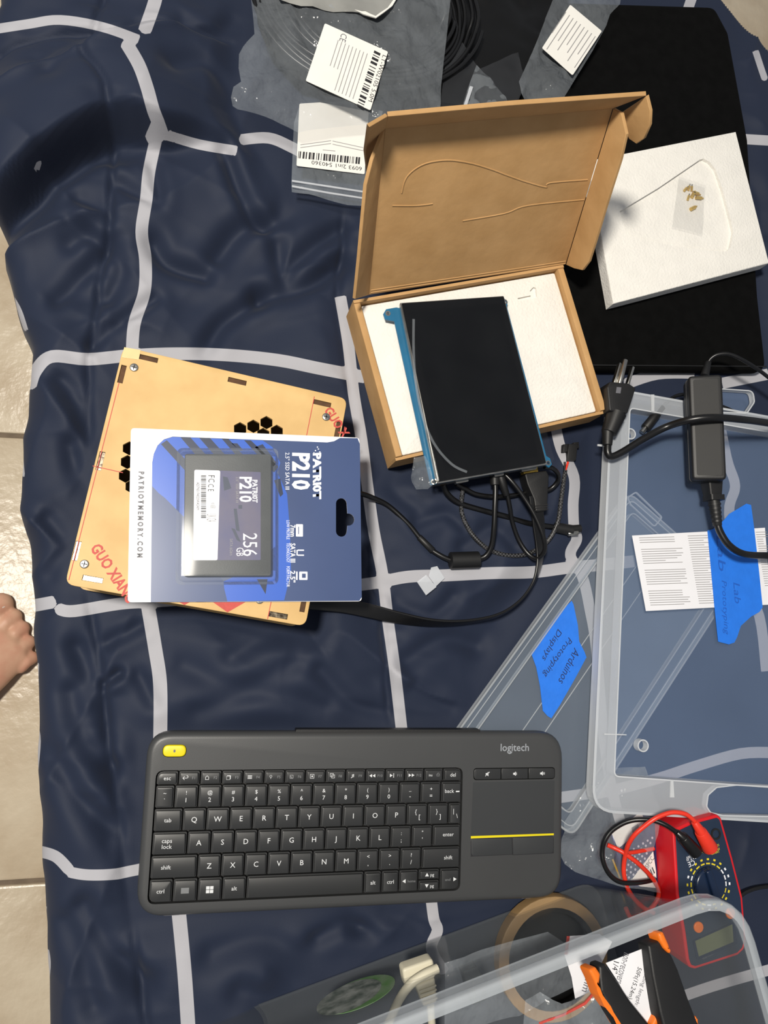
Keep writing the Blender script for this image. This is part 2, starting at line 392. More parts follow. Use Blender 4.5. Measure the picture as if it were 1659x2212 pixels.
# creases read from the photograph: (points, half width in m, depth in m)
CREASE = [
    ([(470, 545), (520, 490), (600, 470), (640, 400), (650, 340)], .010, .007), ([(485, 330), (530, 440), (570, 480)], .007, .006),
    ([(330, 520), (360, 560), (440, 585)], .008, .007), ([(560, 630), (640, 620), (700, 590), (740, 555)], .009, .007),
    ([(440, 760), (480, 690), (560, 640)], .008, .006), ([(600, 520), (615, 590), (640, 560), (740, 480)], .008, .005),
    ([(260, 400), (340, 440), (330, 360)], .006, .004), ([(150, 520), (230, 470), (170, 430)], .008, .004),
    ([(120, 640), (200, 560), (235, 520)], .007, .004), ([(200, 740), (260, 690), (330, 640)], .006, .005),
    ([(130, 820), (170, 880), (190, 940)], .008, .005), ([(150, 960), (165, 1010), (195, 1060)], .007, .005),
    ([(100, 1120), (140, 1180), (110, 1240)], .007, .004), ([(160, 1400), (215, 1530), (240, 1660)], .008, .005),
    ([(230, 1390), (300, 1350)], .006, .004), ([(150, 1500), (190, 1620), (280, 1700)], .009, .006),
    ([(220, 1480), (255, 1455)], .004, .005), ([(300, 1460), (330, 1520)], .006, .003),
    ([(120, 1640), (180, 1740), (240, 1800)], .010, .006), ([(180, 1960), (240, 2060), (310, 2130)], .009, .006),
    ([(140, 2000), (180, 2080), (200, 2180)], .009, .005), ([(400, 1440), (520, 1480), (640, 1430)], .010, .003),
    ([(430, 1540), (560, 1500), (700, 1530)], .010, .004), ([(500, 1420), (600, 1360)], .008, .003),
    ([(880, 1430), (960, 1380), (1040, 1400)], .009, .004), ([(860, 1300), (930, 1330), (980, 1290)], .007, .003),
    ([(690, 1450), (760, 1520), (830, 1545)], .008, .004), ([(900, 1480), (980, 1530)], .008, .004),
    ([(690, 2030), (740, 2000), (780, 2010)], .009, .006), ([(760, 1960), (770, 2000), (810, 2030)], .007, .004),
    ([(460, 2060), (560, 2030), (640, 2060), (700, 2110)], .012, .005), ([(840, 1970), (900, 2000), (920, 2040)], .008, .005),
    ([(520, 2140), (620, 2170)], .010, .004), ([(880, 980), (850, 1050), (900, 1100)], .008, .003),
    ([(900, 1130), (960, 1110), (1000, 1140)], .006, .003), ([(1000, 1180), (1060, 1140), (1110, 1180)], .007, .003),
    ([(380, 170), (440, 150), (500, 190)], .010, .005), ([(100, 160), (170, 120), (120, 200)], .012, .005),
    ([(400, 60), (460, 70), (510, 40)], .008, .004), ([(690, 150), (560, 300), (520, 260)], .008, .004),
    ([(1610, 380), (1640, 420), (1650, 500)], .008, .004), ([(150, 480), (260, 560), (230, 640)], .006, .003)]
def near(px, pad):
    P = [U(p[0], p[1]) for p in px]
    return np.nonzero((X > min(p.x for p in P) - pad) & (X < max(p.x for p in P) + pad) & (Y > min(p.y for p in P) - pad) & (Y < max(p.y for p in P) + pad))
for pts, hw, dp in CREASE:
    sel = near(pts, hw * 5)
    d = poly_dist(spl(pts), X[sel], Y[sel]); dp *= 1.3
    Z[sel] += -dp * np.exp(-(d / hw) ** 2) + .28 * dp * np.exp(-((d - hw * 2.0) / (hw * 1.2)) ** 2)
# quilting seams with puckers
SEAMS = [[(235, -20), (215, 60), (205, 130), (190, 170), (240, 245), (243, 330), (240, 420), (235, 500), (212, 590), (205, 680), (190, 760), (192, 860), (190, 960), (188, 1100), (180, 1220), (192, 1310), (205, 1390), (220, 1480), (228, 1580), (245, 1690), (262, 1800), (270, 1900), (285, 2000), (300, 2120), (318, 2230)],
         [(742, 430), (745, 520), (730, 640), (745, 760), (765, 880), (780, 980), (800, 1100), (805, 1230), (828, 1330), (835, 1450), (848, 1560)],
         [(0, 115), (150, 90), (250, 100), (330, 70), (500, 85)]]
for s in SEAMS:
    sel = near(s, .06)
    d = poly_dist(spl(s, 3), X[sel], Y[sel])
    Z[sel] += -.0045 * np.exp(-(d / .0035) ** 2) - .004 * np.exp(-(d / .02) ** 2) + .0032 * vnoise(X[sel] * 30, Y[sel] * 75) * np.exp(-(d / .022) ** 2)
# folded-over roll at the far left
fold = spl([(-80, 470), (20, 425), (90, 375), (170, 315), (240, 276), (300, 284), (350, 296), (430, 285), (520, 290)])
FP = [U(x, y, .02) for x, y in fold]
fx = np.array([p.x for p in FP]); fy = np.array([p.y for p in FP])
dy_ = Y - np.interp(X, fx, fy)
fade = 1 - sstep(U(270, 300, .02).x, U(520, 300, .02).x, X)
roll = .052 * sstep(-.002, .013, dy_) * (1 - .75 * sstep(.03, .17, dy_)) * (.15 + .85 * fade) * (X < fx.max() + .1)
Z += roll * (1 - sstep(fx.max() - .03, fx.max() + .04, X))
Z -= .008 * np.exp(-((dy_ + .006) / .012) ** 2) * fade
# things press the quilt flat where they lie
PRESS = [[(140, 1262), (265, 748), (755, 870), (660, 1353)], [(300, 1590), (1218, 1575), (1203, 1945), (298, 1985)], [(748, 668), (1215, 590), (1275, 915), (829, 1015)],
         [(960, -80), (1560, -80), (1650, 800), (1250, 800)], [(1283, 830), (1900, 850), (1900, 1780), (1300, 1755)], [(1405, 1775), (1560, 1755), (1615, 2060), (1470, 2110)],
         [(640, 2130), (1290, 1900), (1500, 2400), (600, 2600)], [(960, 1620), (1350, 1062), (1600, 1240), (1230, 1850)], [(540, -80), (970, -80), (960, 240), (800, 440), (630, 430), (510, 240)],
         [(1215, 1680), (1420, 1740), (1430, 1930), (1220, 1880)]]
mask = np.zeros(X.shape)
for q in PRESS:
    P = [U(x, y, 0) for x, y in q]; P = ccw([(p.x, p.y) for p in P]); d = np.full(X.shape, -9.0)
    for a, b in zip(P, P[1:] + P[:1]):
        ex_, ey_ = b[0] - a[0], b[1] - a[1]; L = math.hypot(ex_, ey_)
        d = np.maximum(d, ((X - a[0]) * ey_ - (Y - a[1]) * ex_) / L)
    mask = np.maximum(mask, 1 - sstep(.0, .03, d))
Z = Z * (1 - mask) + mask * np.minimum(-.0045, Z * .12 - .006)
Z = np.where(mask < .02, np.minimum(Z, .075), Z)
# rounded edge of the bed on the left
r_e = .034 + .008 * vnoise(Y * 9, Y * 0 + 1.7)
dd = X - xe[:, None]
Z -= np.where(dd < r_e, r_e - np.sqrt(np.maximum(r_e ** 2 - (r_e - dd) ** 2, 0)), 0)
# far right corner of the bed
ca_, cb_ = U(1575, 0), U(1665, 105); nx_, ny_ = (cb_ - ca_).y, -(cb_ - ca_).x; nl = math.hypot(nx_, ny_)
dc = -((X - ca_.x) * nx_ + (Y - ca_.y) * ny_) / nl
dc = np.where((X - ca_.x) * 1 > -.4, dc, -1)
Z -= .40 * sstep(0, .035, dc)

# woven stripes: signed distance to the strip centre lines, stored per vertex
STRIPES = [([(340, -30), (334, 5), (312, 68)], 29), ([(272, 92), (300, 140), (318, 190), (332, 240), (348, 278)], 28), ([(338, 296), (322, 370), (316, 430), (306, 500), (314, 560), (312, 630), (290, 700), (285, 770)], 27),
    ([(318, 1300), (335, 1400), (346, 1480), (346, 1600)], 30), ([(385, 1960), (393, 2040), (400, 2120), (408, 2240)], 31),
    ([(735, 640), (752, 740), (764, 850), (781, 950), (795, 1060), (808, 1150), (826, 1240), (838, 1340), (852, 1440), (868, 1580)], 25), ([(930, 1930), (937, 1985), (945, 2010), (932, 2050), (960, 2100)], 24),
    ([(1200, 920), (1212, 970), (1240, 1030), (1238, 1090), (1240, 1140), (1246, 1165), (1232, 1200), (1258, 1245), (1275, 1320), (1288, 1400), (1305, 1600), (1330, 1740), (1370, 1860)], 23),
    ([(1545, 860), (1570, 990), (1588, 1050), (1575, 1110), (1600, 1250), (1640, 1330), (1655, 1450)], 22), ([(1500, -20), (1488, 14), (1480, 40)], 22),
    ([(-30, 66), (60, 52), (130, 43), (220, 58), (300, 86)], 21), ([(322, 289), (335, 291), (360, 292), (430, 312), (512, 326)], 22), ([(520, 302), (580, 298), (630, 318), (680, 345)], 24),
    ([(66, 832), (78, 800), (112, 770), (190, 776), (280, 768), (380, 764), (490, 767), (600, 778), (690, 796), (790, 815)], 27), ([(1350, 830), (1420, 808), (1500, 806)], 24), ([(1560, 828), (1660, 808)], 24), ([(1600, 300), (1700, 306)], 22),
    ([(52, 1312), (118, 1300)], 27), ([(128, 1316), (160, 1320), (260, 1304), (350, 1298), (600, 1280), (790, 1262), (880, 1246), (960, 1243), (1060, 1238), (1150, 1236), (1230, 1226), (1300, 1220), (1372, 1212)], 26),
    ([(80, 1838), (120, 1850), (150, 1880)], 25), ([(150, 1884), (190, 1890), (250, 1888), (310, 1876), (700, 1800), (1215, 1722), (1300, 1712), (1420, 1682), (1500, 1656), (1600, 1628), (1680, 1626)], 24),
    ([(1440, 2165), (1540, 2130), (1680, 2090)], 24), ([(24, 640), (42, 672), (56, 715)], 11), ([(60, 850), (58, 900)], 7), ([(46, 985), (50, 1030)], 8), ([(80, 1432), (77, 1500), (72, 1560)], 9), ([(76, 1560), (84, 1600), (76, 1690)], 8),
    ([(97, 1955), (92, 2010)], 9), ([(100, 2050), (104, 2090), (92, 2180)], 11), ([(70, 392), (88, 348)], 15), ([(1632, 110), (1645, 150), (1652, 170)], 14)]
def to_px(X, Y, Z):
    q = [X * a.x + Y * a.y + (Z - CAM_H) * a.z for a in (rt, up, fw)]
    return CX + F_PX * q[0] / q[2], CY - F_PX * q[1] / q[2]
PX, PY = to_px(X, Y, Z)
S = np.full(X.shape, 120.0)
for pts, wd in STRIPES:
    P = spl(pts, 5); pd = wd * 1.5 + 12
    sel = np.nonzero((PX > min(p[0] for p in P) - pd) & (PX < max(p[0] for p in P) + pd) & (PY > min(p[1] for p in P) - pd) & (PY < max(p[1] for p in P) + pd))
    QX, QY, QS = PX[sel], PY[sel], S[sel]
    for i, (a, b2) in enumerate(zip(P, P[1:])):
        dx, dy = b2[0] - a[0], b2[1] - a[1]; L2 = dx * dx + dy * dy + 1e-9
        t = ((QX - a[0]) * dx + (QY - a[1]) * dy) / L2; tc_ = np.clip(t, 0, 1)
        d = np.hypot(QX - a[0] - tc_ * dx, QY - a[1] - tc_ * dy) - wd / 2
        if i == 0: d = np.maximum(d, -t * math.sqrt(L2))
        if i == len(P) - 2: d = np.maximum(d, (t - 1) * math.sqrt(L2))
        QS = np.minimum(QS, d)
    S[sel] = QS
S = S / 2420
# hanging side: extra columns from the hem up to the edge
r0 = r_e[:, 0]
hang = np.linspace(0, 1, ND, endpoint=False)
wave = .012 * vnoise(ys * 14, ys * 0 + 5)
XD = xe[:, None] - .003 + (wave * 1.0)[:, None] * (1 - hang[None, :]) ; ZD = (-.43 + (Z[:, 0] + .43)[:, None] * hang[None, :])
XD = np.concatenate([XD, X], 1); YD = np.concatenate([np.repeat(ys[:, None], ND, 1), Y], 1); ZD = np.concatenate([ZD, Z], 1)
SD = np.concatenate([np.full((NY, ND), .05), S], 1)
NT = NX + ND
verts = np.stack([XD.ravel(), YD.ravel(), ZD.ravel()], 1)
idx = np.arange(NY * NT).reshape(NY, NT)
faces = np.stack([idx[:-1, :-1].ravel(), idx[:-1, 1:].ravel(), idx[1:, 1:].ravel(), idx[1:, :-1].ravel()], 1)
me = bpy.data.meshes.new('comforter')
me.vertices.add(len(verts)); me.vertices.foreach_set('co', verts.ravel())
me.loops.add(faces.size); me.loops.foreach_set('vertex_index', faces.ravel())
me.polygons.add(len(faces)); me.polygons.foreach_set('loop_start', np.arange(0, faces.size, 4)); me.polygons.foreach_set('loop_total', np.full(len(faces), 4))
me.update(); me.validate()
at = me.attributes.new('stripe', 'FLOAT', 'POINT'); at.data.foreach_set('value', SD.ravel().astype(np.float32))
cm = bpy.data.materials.new('navy_satin_with_stripes'); cm.use_nodes = True
nt = cm.node_tree; b = nt.nodes['Principled BSDF']
an = nt.nodes.new('ShaderNodeAttribute'); an.attribute_name = 'stripe'
lt = nt.nodes.new('ShaderNodeMapRange'); lt.inputs[1].default_value = .00015; lt.inputs[2].default_value = -.00015
nt.links.new(an.outputs['Fac'], lt.inputs[0])
mx = nt.nodes.new('ShaderNodeMix'); mx.data_type = 'RGBA'; mx.inputs[6].default_value = (*lin((31, 39, 58)), 1); mx.inputs[7].default_value = (*lin((168, 168, 174)), 1)
nt.links.new(lt.outputs[0], mx.inputs[0])
tcn = nt.nodes.new('ShaderNodeTexCoord'); wv = nt.nodes.new('ShaderNodeTexNoise'); wv.inputs['Scale'].default_value = 900
nt.links.new(tcn.outputs['Object'], wv.inputs['Vector'])
bpn = nt.nodes.new('ShaderNodeBump'); bpn.inputs['Strength'].default_value = .12; bpn.inputs['Distance'].default_value = .0005
nt.links.new(wv.outputs['Fac'], bpn.inputs['Height']); nt.links.new(bpn.outputs[0], b.inputs['Normal'])
nt.links.new(mx.outputs[2], b.inputs['Base Color']); b.inputs['Roughness'].default_value = .66; b.inputs['Specular IOR Level'].default_value = .22; b.inputs['Sheen Weight'].default_value = .05
comf = link('comforter', me, cm, None, True)
tag(comf, 'navy blue satin comforter with white grid stripes covering the bed', 'comforter')

# ================================================================ foot of the person standing on the tiles
def make_foot():
    o = U(28, 1385, FLOOR_Z + .03); d = Vector((.62, .78, 0)).normalized()    # toes point this way
    o += Vector((-.009, -.026, 0))
    W = Fr((o.x, o.y, FLOOR_Z), d).W                                          # local x forwards, y to the inner side
    mb = bmesh.new()
    def ball(c, r, rot=0):
        mm = Matrix.Translation(c) @ Matrix.Rotation(rot, 4, 'Z') @ Matrix.Diagonal((r[0], r[1], r[2], 1))
        bmesh.ops.create_icosphere(mb, subdivisions=3, radius=1, matrix=mm)
    def limb(pts):
        for (a, ra), (b2, rb) in zip(pts, pts[1:]):
            a, b2 = Vector(a), Vector(b2)
            for k in range(25):
                t = k / 24; r = ra[0] * (1 - t) + rb[0] * t, ra[1] * (1 - t) + rb[1] * t, ra[2] * (1 - t) + rb[2] * t
                ball(a.lerp(b2, t), r)
    limb([((-.185, .012, .030), (.032, .030, .030)), ((-.09, .012, .034), (.035, .033, .034)), ((-.02, .022, .026), (.030, .045, .024)), ((.012, .022, .018), (.022, .045, .017))])
    limb([((-.19, .014, .34), (.05, .048, .04)), ((-.175, .014, .16), (.038, .036, .04)), ((-.165, .014, .075), (.034, .031, .035)), ((-.10, .016, .042), (.035, .030, .03))])
    for y, x0, ln, r in ((-.019, .006, .020, .0088), (-.001, .014, .026, .0095), (.018, .020, .030, .0100), (.037, .022, .034, .0108), (.061, .020, .040, .0150)):
        ln *= .8; r *= 1.06
        limb([((x0, y, .018), (r, r, r * .95)), ((x0 + ln * .6, y - .001, .017), (r * .92, r * .92, r * .9)), ((x0 + ln, y - .002, .0105), (r * 1.0, r * 1.0, r * .95))])
    me = bpy.data.meshes.new('person'); mb.to_mesh(me); mb.free()
    p = link('person', me, M['skin']); p.matrix_world = W @ Matrix.Scale(.96, 4)
    md = p.modifiers.new('r', 'REMESH'); md.mode = 'VOXEL'; md.voxel_size = .0026; md.use_smooth_shade = True
    m2 = p.modifiers.new('s', 'SMOOTH'); m2.factor = .5; m2.iterations = 2
    dg = bpy.context.evaluated_depsgraph_get(); me2 = bpy.data.meshes.new_from_object(p.evaluated_get(dg)); p.modifiers.clear(); p.data = me2
    me2.materials.clear(); me2.materials.append(M['skin']); me2.shade_smooth()
    tag(p, 'bare right foot of a person standing on the tiled floor beside the bed', 'person')
    for y, x0, ln, r in ((-.021, .006, .020, .0088), (-.003, .014, .026, .0095), (.016, .020, .030, .0100), (.035, .022, .034, .0108), (.058, .020, .040, .0150)):
        ln *= .8
        bmn = bmesh.new(); bmesh.ops.create_icosphere(bmn, subdivisions=2, radius=1, matrix=Matrix.Translation((x0 + ln + r * .15, y, .0165 + (r - .009) * .9)) @ Matrix.Rotation(.55, 4, 'Y') @ Matrix.Diagonal((r * .62, r * .58, .0022, 1)))
        bm_obj('toenail', bmn, M['nail'], p, True)
make_foot()

# ================================================================ laser-cut wooden case
CASE_T = .060
cf = zfr((140, 1262), (660, 1353), CASE_T)                     # origin: near left corner of the top face
cfb = cf.W.copy(); cfb.translation.z = 0
case = thing('wooden_case', 'laser-cut tan wooden electronics case lying under the blister-packed drive', 'case', cfb)
def z6(x, y): return (120 + x / 2.37, 730 + y / 2.37)          # pixel of an enlarged crop of the case
CW = (Vector(cf.L((660, 1353))) - Vector(cf.L((140, 1262)))).length
CH = cf.L((265, 748))[1]
top_out = rnd([(0, 0), (CW, 0), (CW, CH), (0, CH)], .007)
hx, hy = Vector((1, 0)), Vector((0, 1))
def slot(c, along_x): return rrect(c[0], c[1], .0150 if along_x else .0042, .0042 if along_x else .0150, 0)
sl_x = [cf.L(z6(*p)) for p in ((475, 105), (930, 222), (1365, 335), (190, 1235), (1140, 1420))]
sl_y = [cf.L(z6(*p)) for p in ((340, 185), (230, 630), (107, 1090), (1445, 470), (1270, 1355))]
slots = [slot(p, True) for p in sl_x] + [slot(p, False) for p in sl_y]
hexc = [cf.L(z6(*p)) for p in ((945, 465), (1013, 452), (1080, 433), (1064, 494), (1133, 478), (378, 565), (368, 635), (358, 705), (392, 760))]
hexes = [ngon(p[0], p[1], .0056, 6, math.pi / 6 + .2) for p in hexc]
TH = .0032
M['tab_shine'] = mat('shiny_charred_tab', (150, 138, 118), .25, .6, noise=(420, .7), rgb2=(52, 42, 32))
panel('top_panel', [top_out] + slots + hexes, CASE_T - TH, CASE_T, M['mdf'], case, bev=.0004)
panel('bottom_panel', [top_out], 0, TH, M['mdf'], case)
for a, b2 in (((.004, .004), (CW - .004, .004)), ((CW - .004, .004), (CW - .004, CH - .004)), ((CW - .004, CH - .004), (.004, CH - .004)), ((.004, CH - .004), (.004, .004))):
    panel('side_panel', [line_quad(a, b2, TH)], TH, CASE_T - TH, M['mdf_edge'], case)
for k, (p, ax) in enumerate([(p, True) for p in sl_x] + [(p, False) for p in sl_y]):
    panel('panel_tab', [rrect(p[0], p[1], .0142 if ax else .0036, .0036 if ax else .0142, 0)], CASE_T - TH, CASE_T - .0011, M['tab_shine'] if k in (3, 4, 6, 7) else M['mdf_edge'], case)
for p in ((402, 152), (1385, 405), (148, 1158), (1045, 1340)):
    c = cf.L(z6(*p)); sc = panel('screw', [ngon(*c, .0034, 18)], CASE_T, CASE_T + .0012, M['steel'], case, bev=.0008)
    bars('screw_slot', [rrect(c[0], c[1], .0042, .0008, 0), rrect(c[0], c[1], .0008, .0042, 0)], CASE_T + .00125, M['black_ink'], sc)
zz = CASE_T + .00012
lines = [((325, 230), (68, 1240)), ((190, 655), (345, 690)), ((1325, 300), (1285, 500)), ((1105, 1345), (1085, 1440)), ((1480, 455), (1476, 490))]
for a, b2 in lines: bars('red_guide_line', [line_quad(cf.L(z6(*a)), cf.L(z6(*b2)), .0006)], zz, M['red_print'], case)
def dir_on(fr, a, b2):
    a, b2 = Vector(fr.L(a)), Vector(fr.L(b2)); d = b2 - a; return math.atan2(d.y, d.x), d.length, (a + b2) / 2
an_, ln_, md_ = dir_on(cf, z6(200, 1062), z6(392, 1345))
text('red_lettering', 'GUO XIANG', .01, md_, zz, an_, M['red_print'], case, fit=(ln_, .0088), bold=.0003)
an_, ln_, md_ = dir_on(cf, z6(1395, 350), z6(1500, 505))
text('red_lettering', 'GUO X', .01, md_ - Vector((.001, .001)), zz, an_, M['red_print'], case, fit=(ln_ * .92, .0085), bold=.0003)
flat('red_print_patch', cf.Ls([z6(795, 1345), z6(985, 1345), z6(880, 1405)]), zz, M['red_print'], case)
flat('red_print_patch', cf.Ls([z6(620, 1345), z6(700, 1345), z6(660, 1368)]), zz, M['red_print'], case)
flat('tan_tape_patch', cf.Ls([z6(352, 48), z6(436, 62), z6(426, 112), z6(338, 100)]), zz + .0001, M['masking'], case)
# dim electronics seen through the honeycomb
panel('circuit_board', [rrect(CW * .5, CH * .5, CW * .62, CH * .6, .003)], .018, .020, M['dark_in'], case)

# ================================================================ blister-packed drive
CARD_Z = CASE_T + .0014
kf = zfr((276, 1300), (780, 1298), CARD_Z)
card = thing('packaged_drive', 'blue and white blister card holding a black solid state drive on the wooden case', 'packaged drive', kf.W)
cl = kf.Ls([(276, 1301), (781, 1299), (776, 946), (283, 925)])
def euro():
    c1, c2, c3, c4 = [Vector(kf.L(p)) for p in ((737, 1088), (737, 1148), (744, 1107), (752, 1121))]
    r = .0044; lp = []
    mid = (c1 + c2) / 2
    lp += [(c1.x + r * math.cos(a), c1.y + r * math.sin(a)) for a in np.linspace(math.pi * .05, math.pi, 9)]
    lp += [(c2.x + r * math.cos(a), c2.y + r * math.sin(a)) for a in np.linspace(math.pi, 2 * math.pi - .15, 9)]
    lp += [(c4.x + r * 1.15 * math.cos(a), c4.y - .0006 + r * 1.15 * math.sin(a)) for a in np.linspace(-math.pi * .55, math.pi * .55, 9)]
    return lp
hole = euro()
panel('card', [rnd(cl, .003), hole], 0, .0007, M['card_white'], card)
slate = kf.Ls([z6(488, 1353), z6(495, 640), z6(503, 595), z6(522, 552), z6(555, 520), z6(600, 506), z6(1390, 536), z6(1425, 530), z6(1455, 513)]) + kf.Ls([(772, 947), (777, 960), (781, 1290), (776, 1298)])
vv, ff = cdt([ccw(slate), hole])
mesh_obj('slate_print', [(v[0], v[1], .00075) for v in vv], [f for f in ff if not inside(sum((vv[i] for i in f), Vector((0, 0))) / len(f), hole)], M['card_slate'], card)
def art(px, m, z): return flat('printed_artwork', kf.Ls([z6(*p) for p in px]), z, m, card)
art([(495, 645), (503, 597), (522, 554), (555, 522), (600, 508), (1060, 526), (1110, 560), (1150, 640), (1135, 690), (1185, 800), (1200, 1000), (1205, 1200), (1170, 1343), (880, 1350), (855, 1250), (1000, 1180), (900, 900), (640, 915), (495, 760)], M['card_blue'], .0008)
for q in ([(640, 510), (690, 510), (860, 700), (820, 720)], [(540, 545), (570, 525), (760, 720), (700, 720)], [(735, 512), (790, 513), (960, 700), (900, 700)], [(850, 516), (885, 517), (1040, 690), (1000, 690)],
          [(495, 770), (560, 820), (660, 920), (860, 1250), (870, 1350), (720, 1352), (495, 1000)], [(965, 525), (1000, 526), (1140, 660), (1118, 690)], [(1020, 560), (1060, 545), (1130, 640), (1115, 660)],
          [(1030, 1235), (1085, 1235), (1075, 1312)], [(1118, 730), (1150, 720), (1165, 800), (1150, 815)], [(900, 540), (930, 541), (960, 575), (945, 580)]):
    art(q, M['card_dark'] if q[0][0] != 495 else M['card_slate'], .00085)
# lettering reads downwards in the photo
def down(s, p0, p1, hgt, m, par, fr, z, bold=0.0, h=0.0, shear=0.0, name='lettering'):
    a, L, c = dir_on(fr, p0, p1); return text(name, s, .01, c, z, a, m, par, fit=(L, hgt), bold=bold, shear=shear)
WI = M['white_ink']
down('PATRI0T', z6(1338, 590), z6(1338, 828), .0072, WI, card, kf, .0009, .0005, shear=-.12)
bars('logo_chips', [rrect(*kf.L(z6(x, y)), .0010, .0009, 0) for x, y in ((1345, 570), (1330, 578), (1352, 585), (1322, 590), (1340, 560))], .0009, WI, card)
down('P210', z6(1256, 590), z6(1256, 778), .0150, WI, card, kf, .0009, .0004)
down('2.5" SSD SATA III', z6(1187, 588), z6(1187, 778), .0034, WI, card, kf, .0009)
for s, a, b2 in (('7mm', 958, 1018), ('SATA III', 1052, 1150), ('2.5"', 1192, 1252)):
    down(s, z6(1214, a), z6(1214, b2), .0042, WI, card, kf, .0009, .0002)
for s, a, b2 in (('LOW PROFILE', 935, 1032), ('TECHNOLOGY', 1050, 1150), ('FORM FACTOR', 1170, 1275)):
    down(s, z6(1190, a), z6(1190, b2), .0026, WI, card, kf, .0009)
c = kf.L(z6(1248, 986)); bars('icon', [rrect(c[0], c[1], .0056, .0100, .0006)], .0009, WI, card); bars('icon_line', [rrect(c[0] - .0006, c[1] , .0006, .0060, 0)], .00095, M['card_slate'], card)
c = kf.L(z6(1252, 1100))
mesh = []
for s in (-1, 1): mesh.append([(c[0] - .002, c[1] + s * .002 - .0005), (c[0] + .003, c[1] + s * .002 - .0005), (c[0] + .003, c[1] + s * .002 + .0005), (c[0] - .002, c[1] + s * .002 + .0005)])
mesh.append([(c[0] - .003, c[1] - .0022), (c[0] - .002, c[1] - .0022), (c[0] - .002, c[1] + .0022), (c[0] - .003, c[1] + .0022)])
bars('icon', mesh, .0009, WI, card)
c = kf.L(z6(1268, 1218)); bars('icon', [rrect(c[0], c[1], .0066, .0066, .0006), rrect(c[0] - .0052, c[1], .0012, .0066, 0)], .0009, WI, card); bars('icon_line', [rrect(c[0] + .0004, c[1], .0030, .0034, 0)], .00095, M['card_slate'], card)
down('P A T R I O T M E M O R Y . C O M', z6(440, 685), z6(432, 1125), .0044, M['grey_ink'], card, kf, .0009, .0005)
# drive and blister
BT = .0078
bl = kf.Ls([(393, 974), (592, 975), (592, 1250), (390, 1251)], BT)
panel('blister', [rnd(inset(bl, -.0015), .004)], .0008, BT + .0006, M['blister'], card, bev=.002, label='clear plastic blister dome')
panel('blister_flange', [rnd(inset(bl, -.004), .005), rnd(inset(bl, -.0017), .004)], .0008, .0016, M['blister'], card)
drv = panel('solid_state_drive', [rnd(inset(bl, .0022), .002)], .0010, BT - .0004, M['ssd'], card, bev=.0006, label='black solid state drive')
DZ = BT - .0002
def z7(x, y): return (370 + x / 3.858, 920 + y / 3.858)
def dl(px, h=DZ): return kf.Ls([z7(*p) for p in px], h)
flat('drive_label', rnd(dl([(192, 365), (745, 385), (745, 1118), (182, 1120)]), .001), DZ, M['ssd_art'], drv)
flat('white_label_strip', rnd(dl([(192, 365), (408, 372), (385, 1120), (182, 1120)]), .0015), DZ + .00006, M['card_white'], drv)
def dtext(s, p0, p1, hgt, m, bold=0):
    a, b2 = Vector(kf.L(z7(*p0), DZ)), Vector(kf.L(z7(*p1), DZ)); d = b2 - a
    text('label_print', s, .01, (a + b2) / 2, DZ + .0001, math.atan2(d.y, d.x), m, drv, fit=(d.length, hgt), bold=bold)
dtext('P210', (620, 425), (620, 635), .0100, WI, .0003); dtext('PATRI0T', (697, 450), (697, 640), .0042, WI, .0003)
dtext('256', (657, 895), (657, 1085), .0110, WI); dtext('GB', (573, 1015), (573, 1085), .0056, WI)
dtext('2.5" SSD SATA III', (550, 425), (550, 640), .0020, M['faint_ink']); dtext('SATA 6Gb/s', (500, 940), (500, 1080), .0022, M['faint_ink'])
dtext('F', (335, 412), (335, 432), .0048, M['black_ink']); dtext('C', (335, 440), (335, 470), .0048, M['black_ink']); dtext('C E', (330, 485), (330, 545), .0044, M['black_ink']); dtext('c@', (348, 640), (348, 690), .004, M['faint_ink']); dtext('UK CA', (335, 735), (335, 800), .0075, M['faint_ink'])
q = []
y = 412
while y < 765:
    wdt = random.choice([4, 6, 9]); q.append(dl([(248, y), (290, y), (290, y + wdt), (248, y + wdt)])); y += wdt + random.choice([4, 6, 8])
bars('barcode', q, DZ + .0001, M['black_ink'], drv)
dtext('AD7N51F4020WA5AM', (222, 470), (222, 700), .0022, M['black_ink'])
for q in ([(520, 690), (545, 690), (570, 880), (540, 870)], [(500, 850), (530, 860), (580, 970), (545, 950)], [(430, 420), (470, 430), (500, 520), (440, 540)], [(560, 660), (590, 660), (590, 690), (560, 690)]):
    flat('label_artwork', dl(q), DZ + .00008, M['card_dark'], drv)

# ================================================================ cardboard box with lid
BZ = .036
bf = Fr(U(857, 994, BZ), U(1314, 890, BZ) - U(857, 994, BZ))
bW = bf.W.copy(); bW.translation.z = 0
box = thing('cardboard_box', 'open brown cardboard box with its lid tipped back, packed with white foam', 'box', bW)
BWd = .2118; BDp = .1490; TB = .0028
CB = M['cardboard']
panel('bottom', [[(0, 0), (BWd, 0), (BWd, BDp), (0, BDp)]], 0, TB, CB, box)
panel('side_wall', [[(0, TB), (TB * 2.2, TB), (TB * 2.2, BDp - TB), (0, BDp - TB)]], TB, BZ, CB, box, bev=.001)
panel('side_wall', [[(BWd - TB * 2.2, TB), (BWd, TB), (BWd, BDp - TB), (BWd - TB * 2.2, BDp - TB)]], TB, BZ, CB, box, bev=.001)
panel('side_wall', [[(0, 0), (BWd, 0), (BWd, TB), (0, TB)]], TB, BZ - .003, CB, box)
panel('side_wall', [[(0, BDp - TB), (BWd, BDp - TB), (BWd, BDp), (0, BDp)]], TB, BZ + .0005, CB, box)
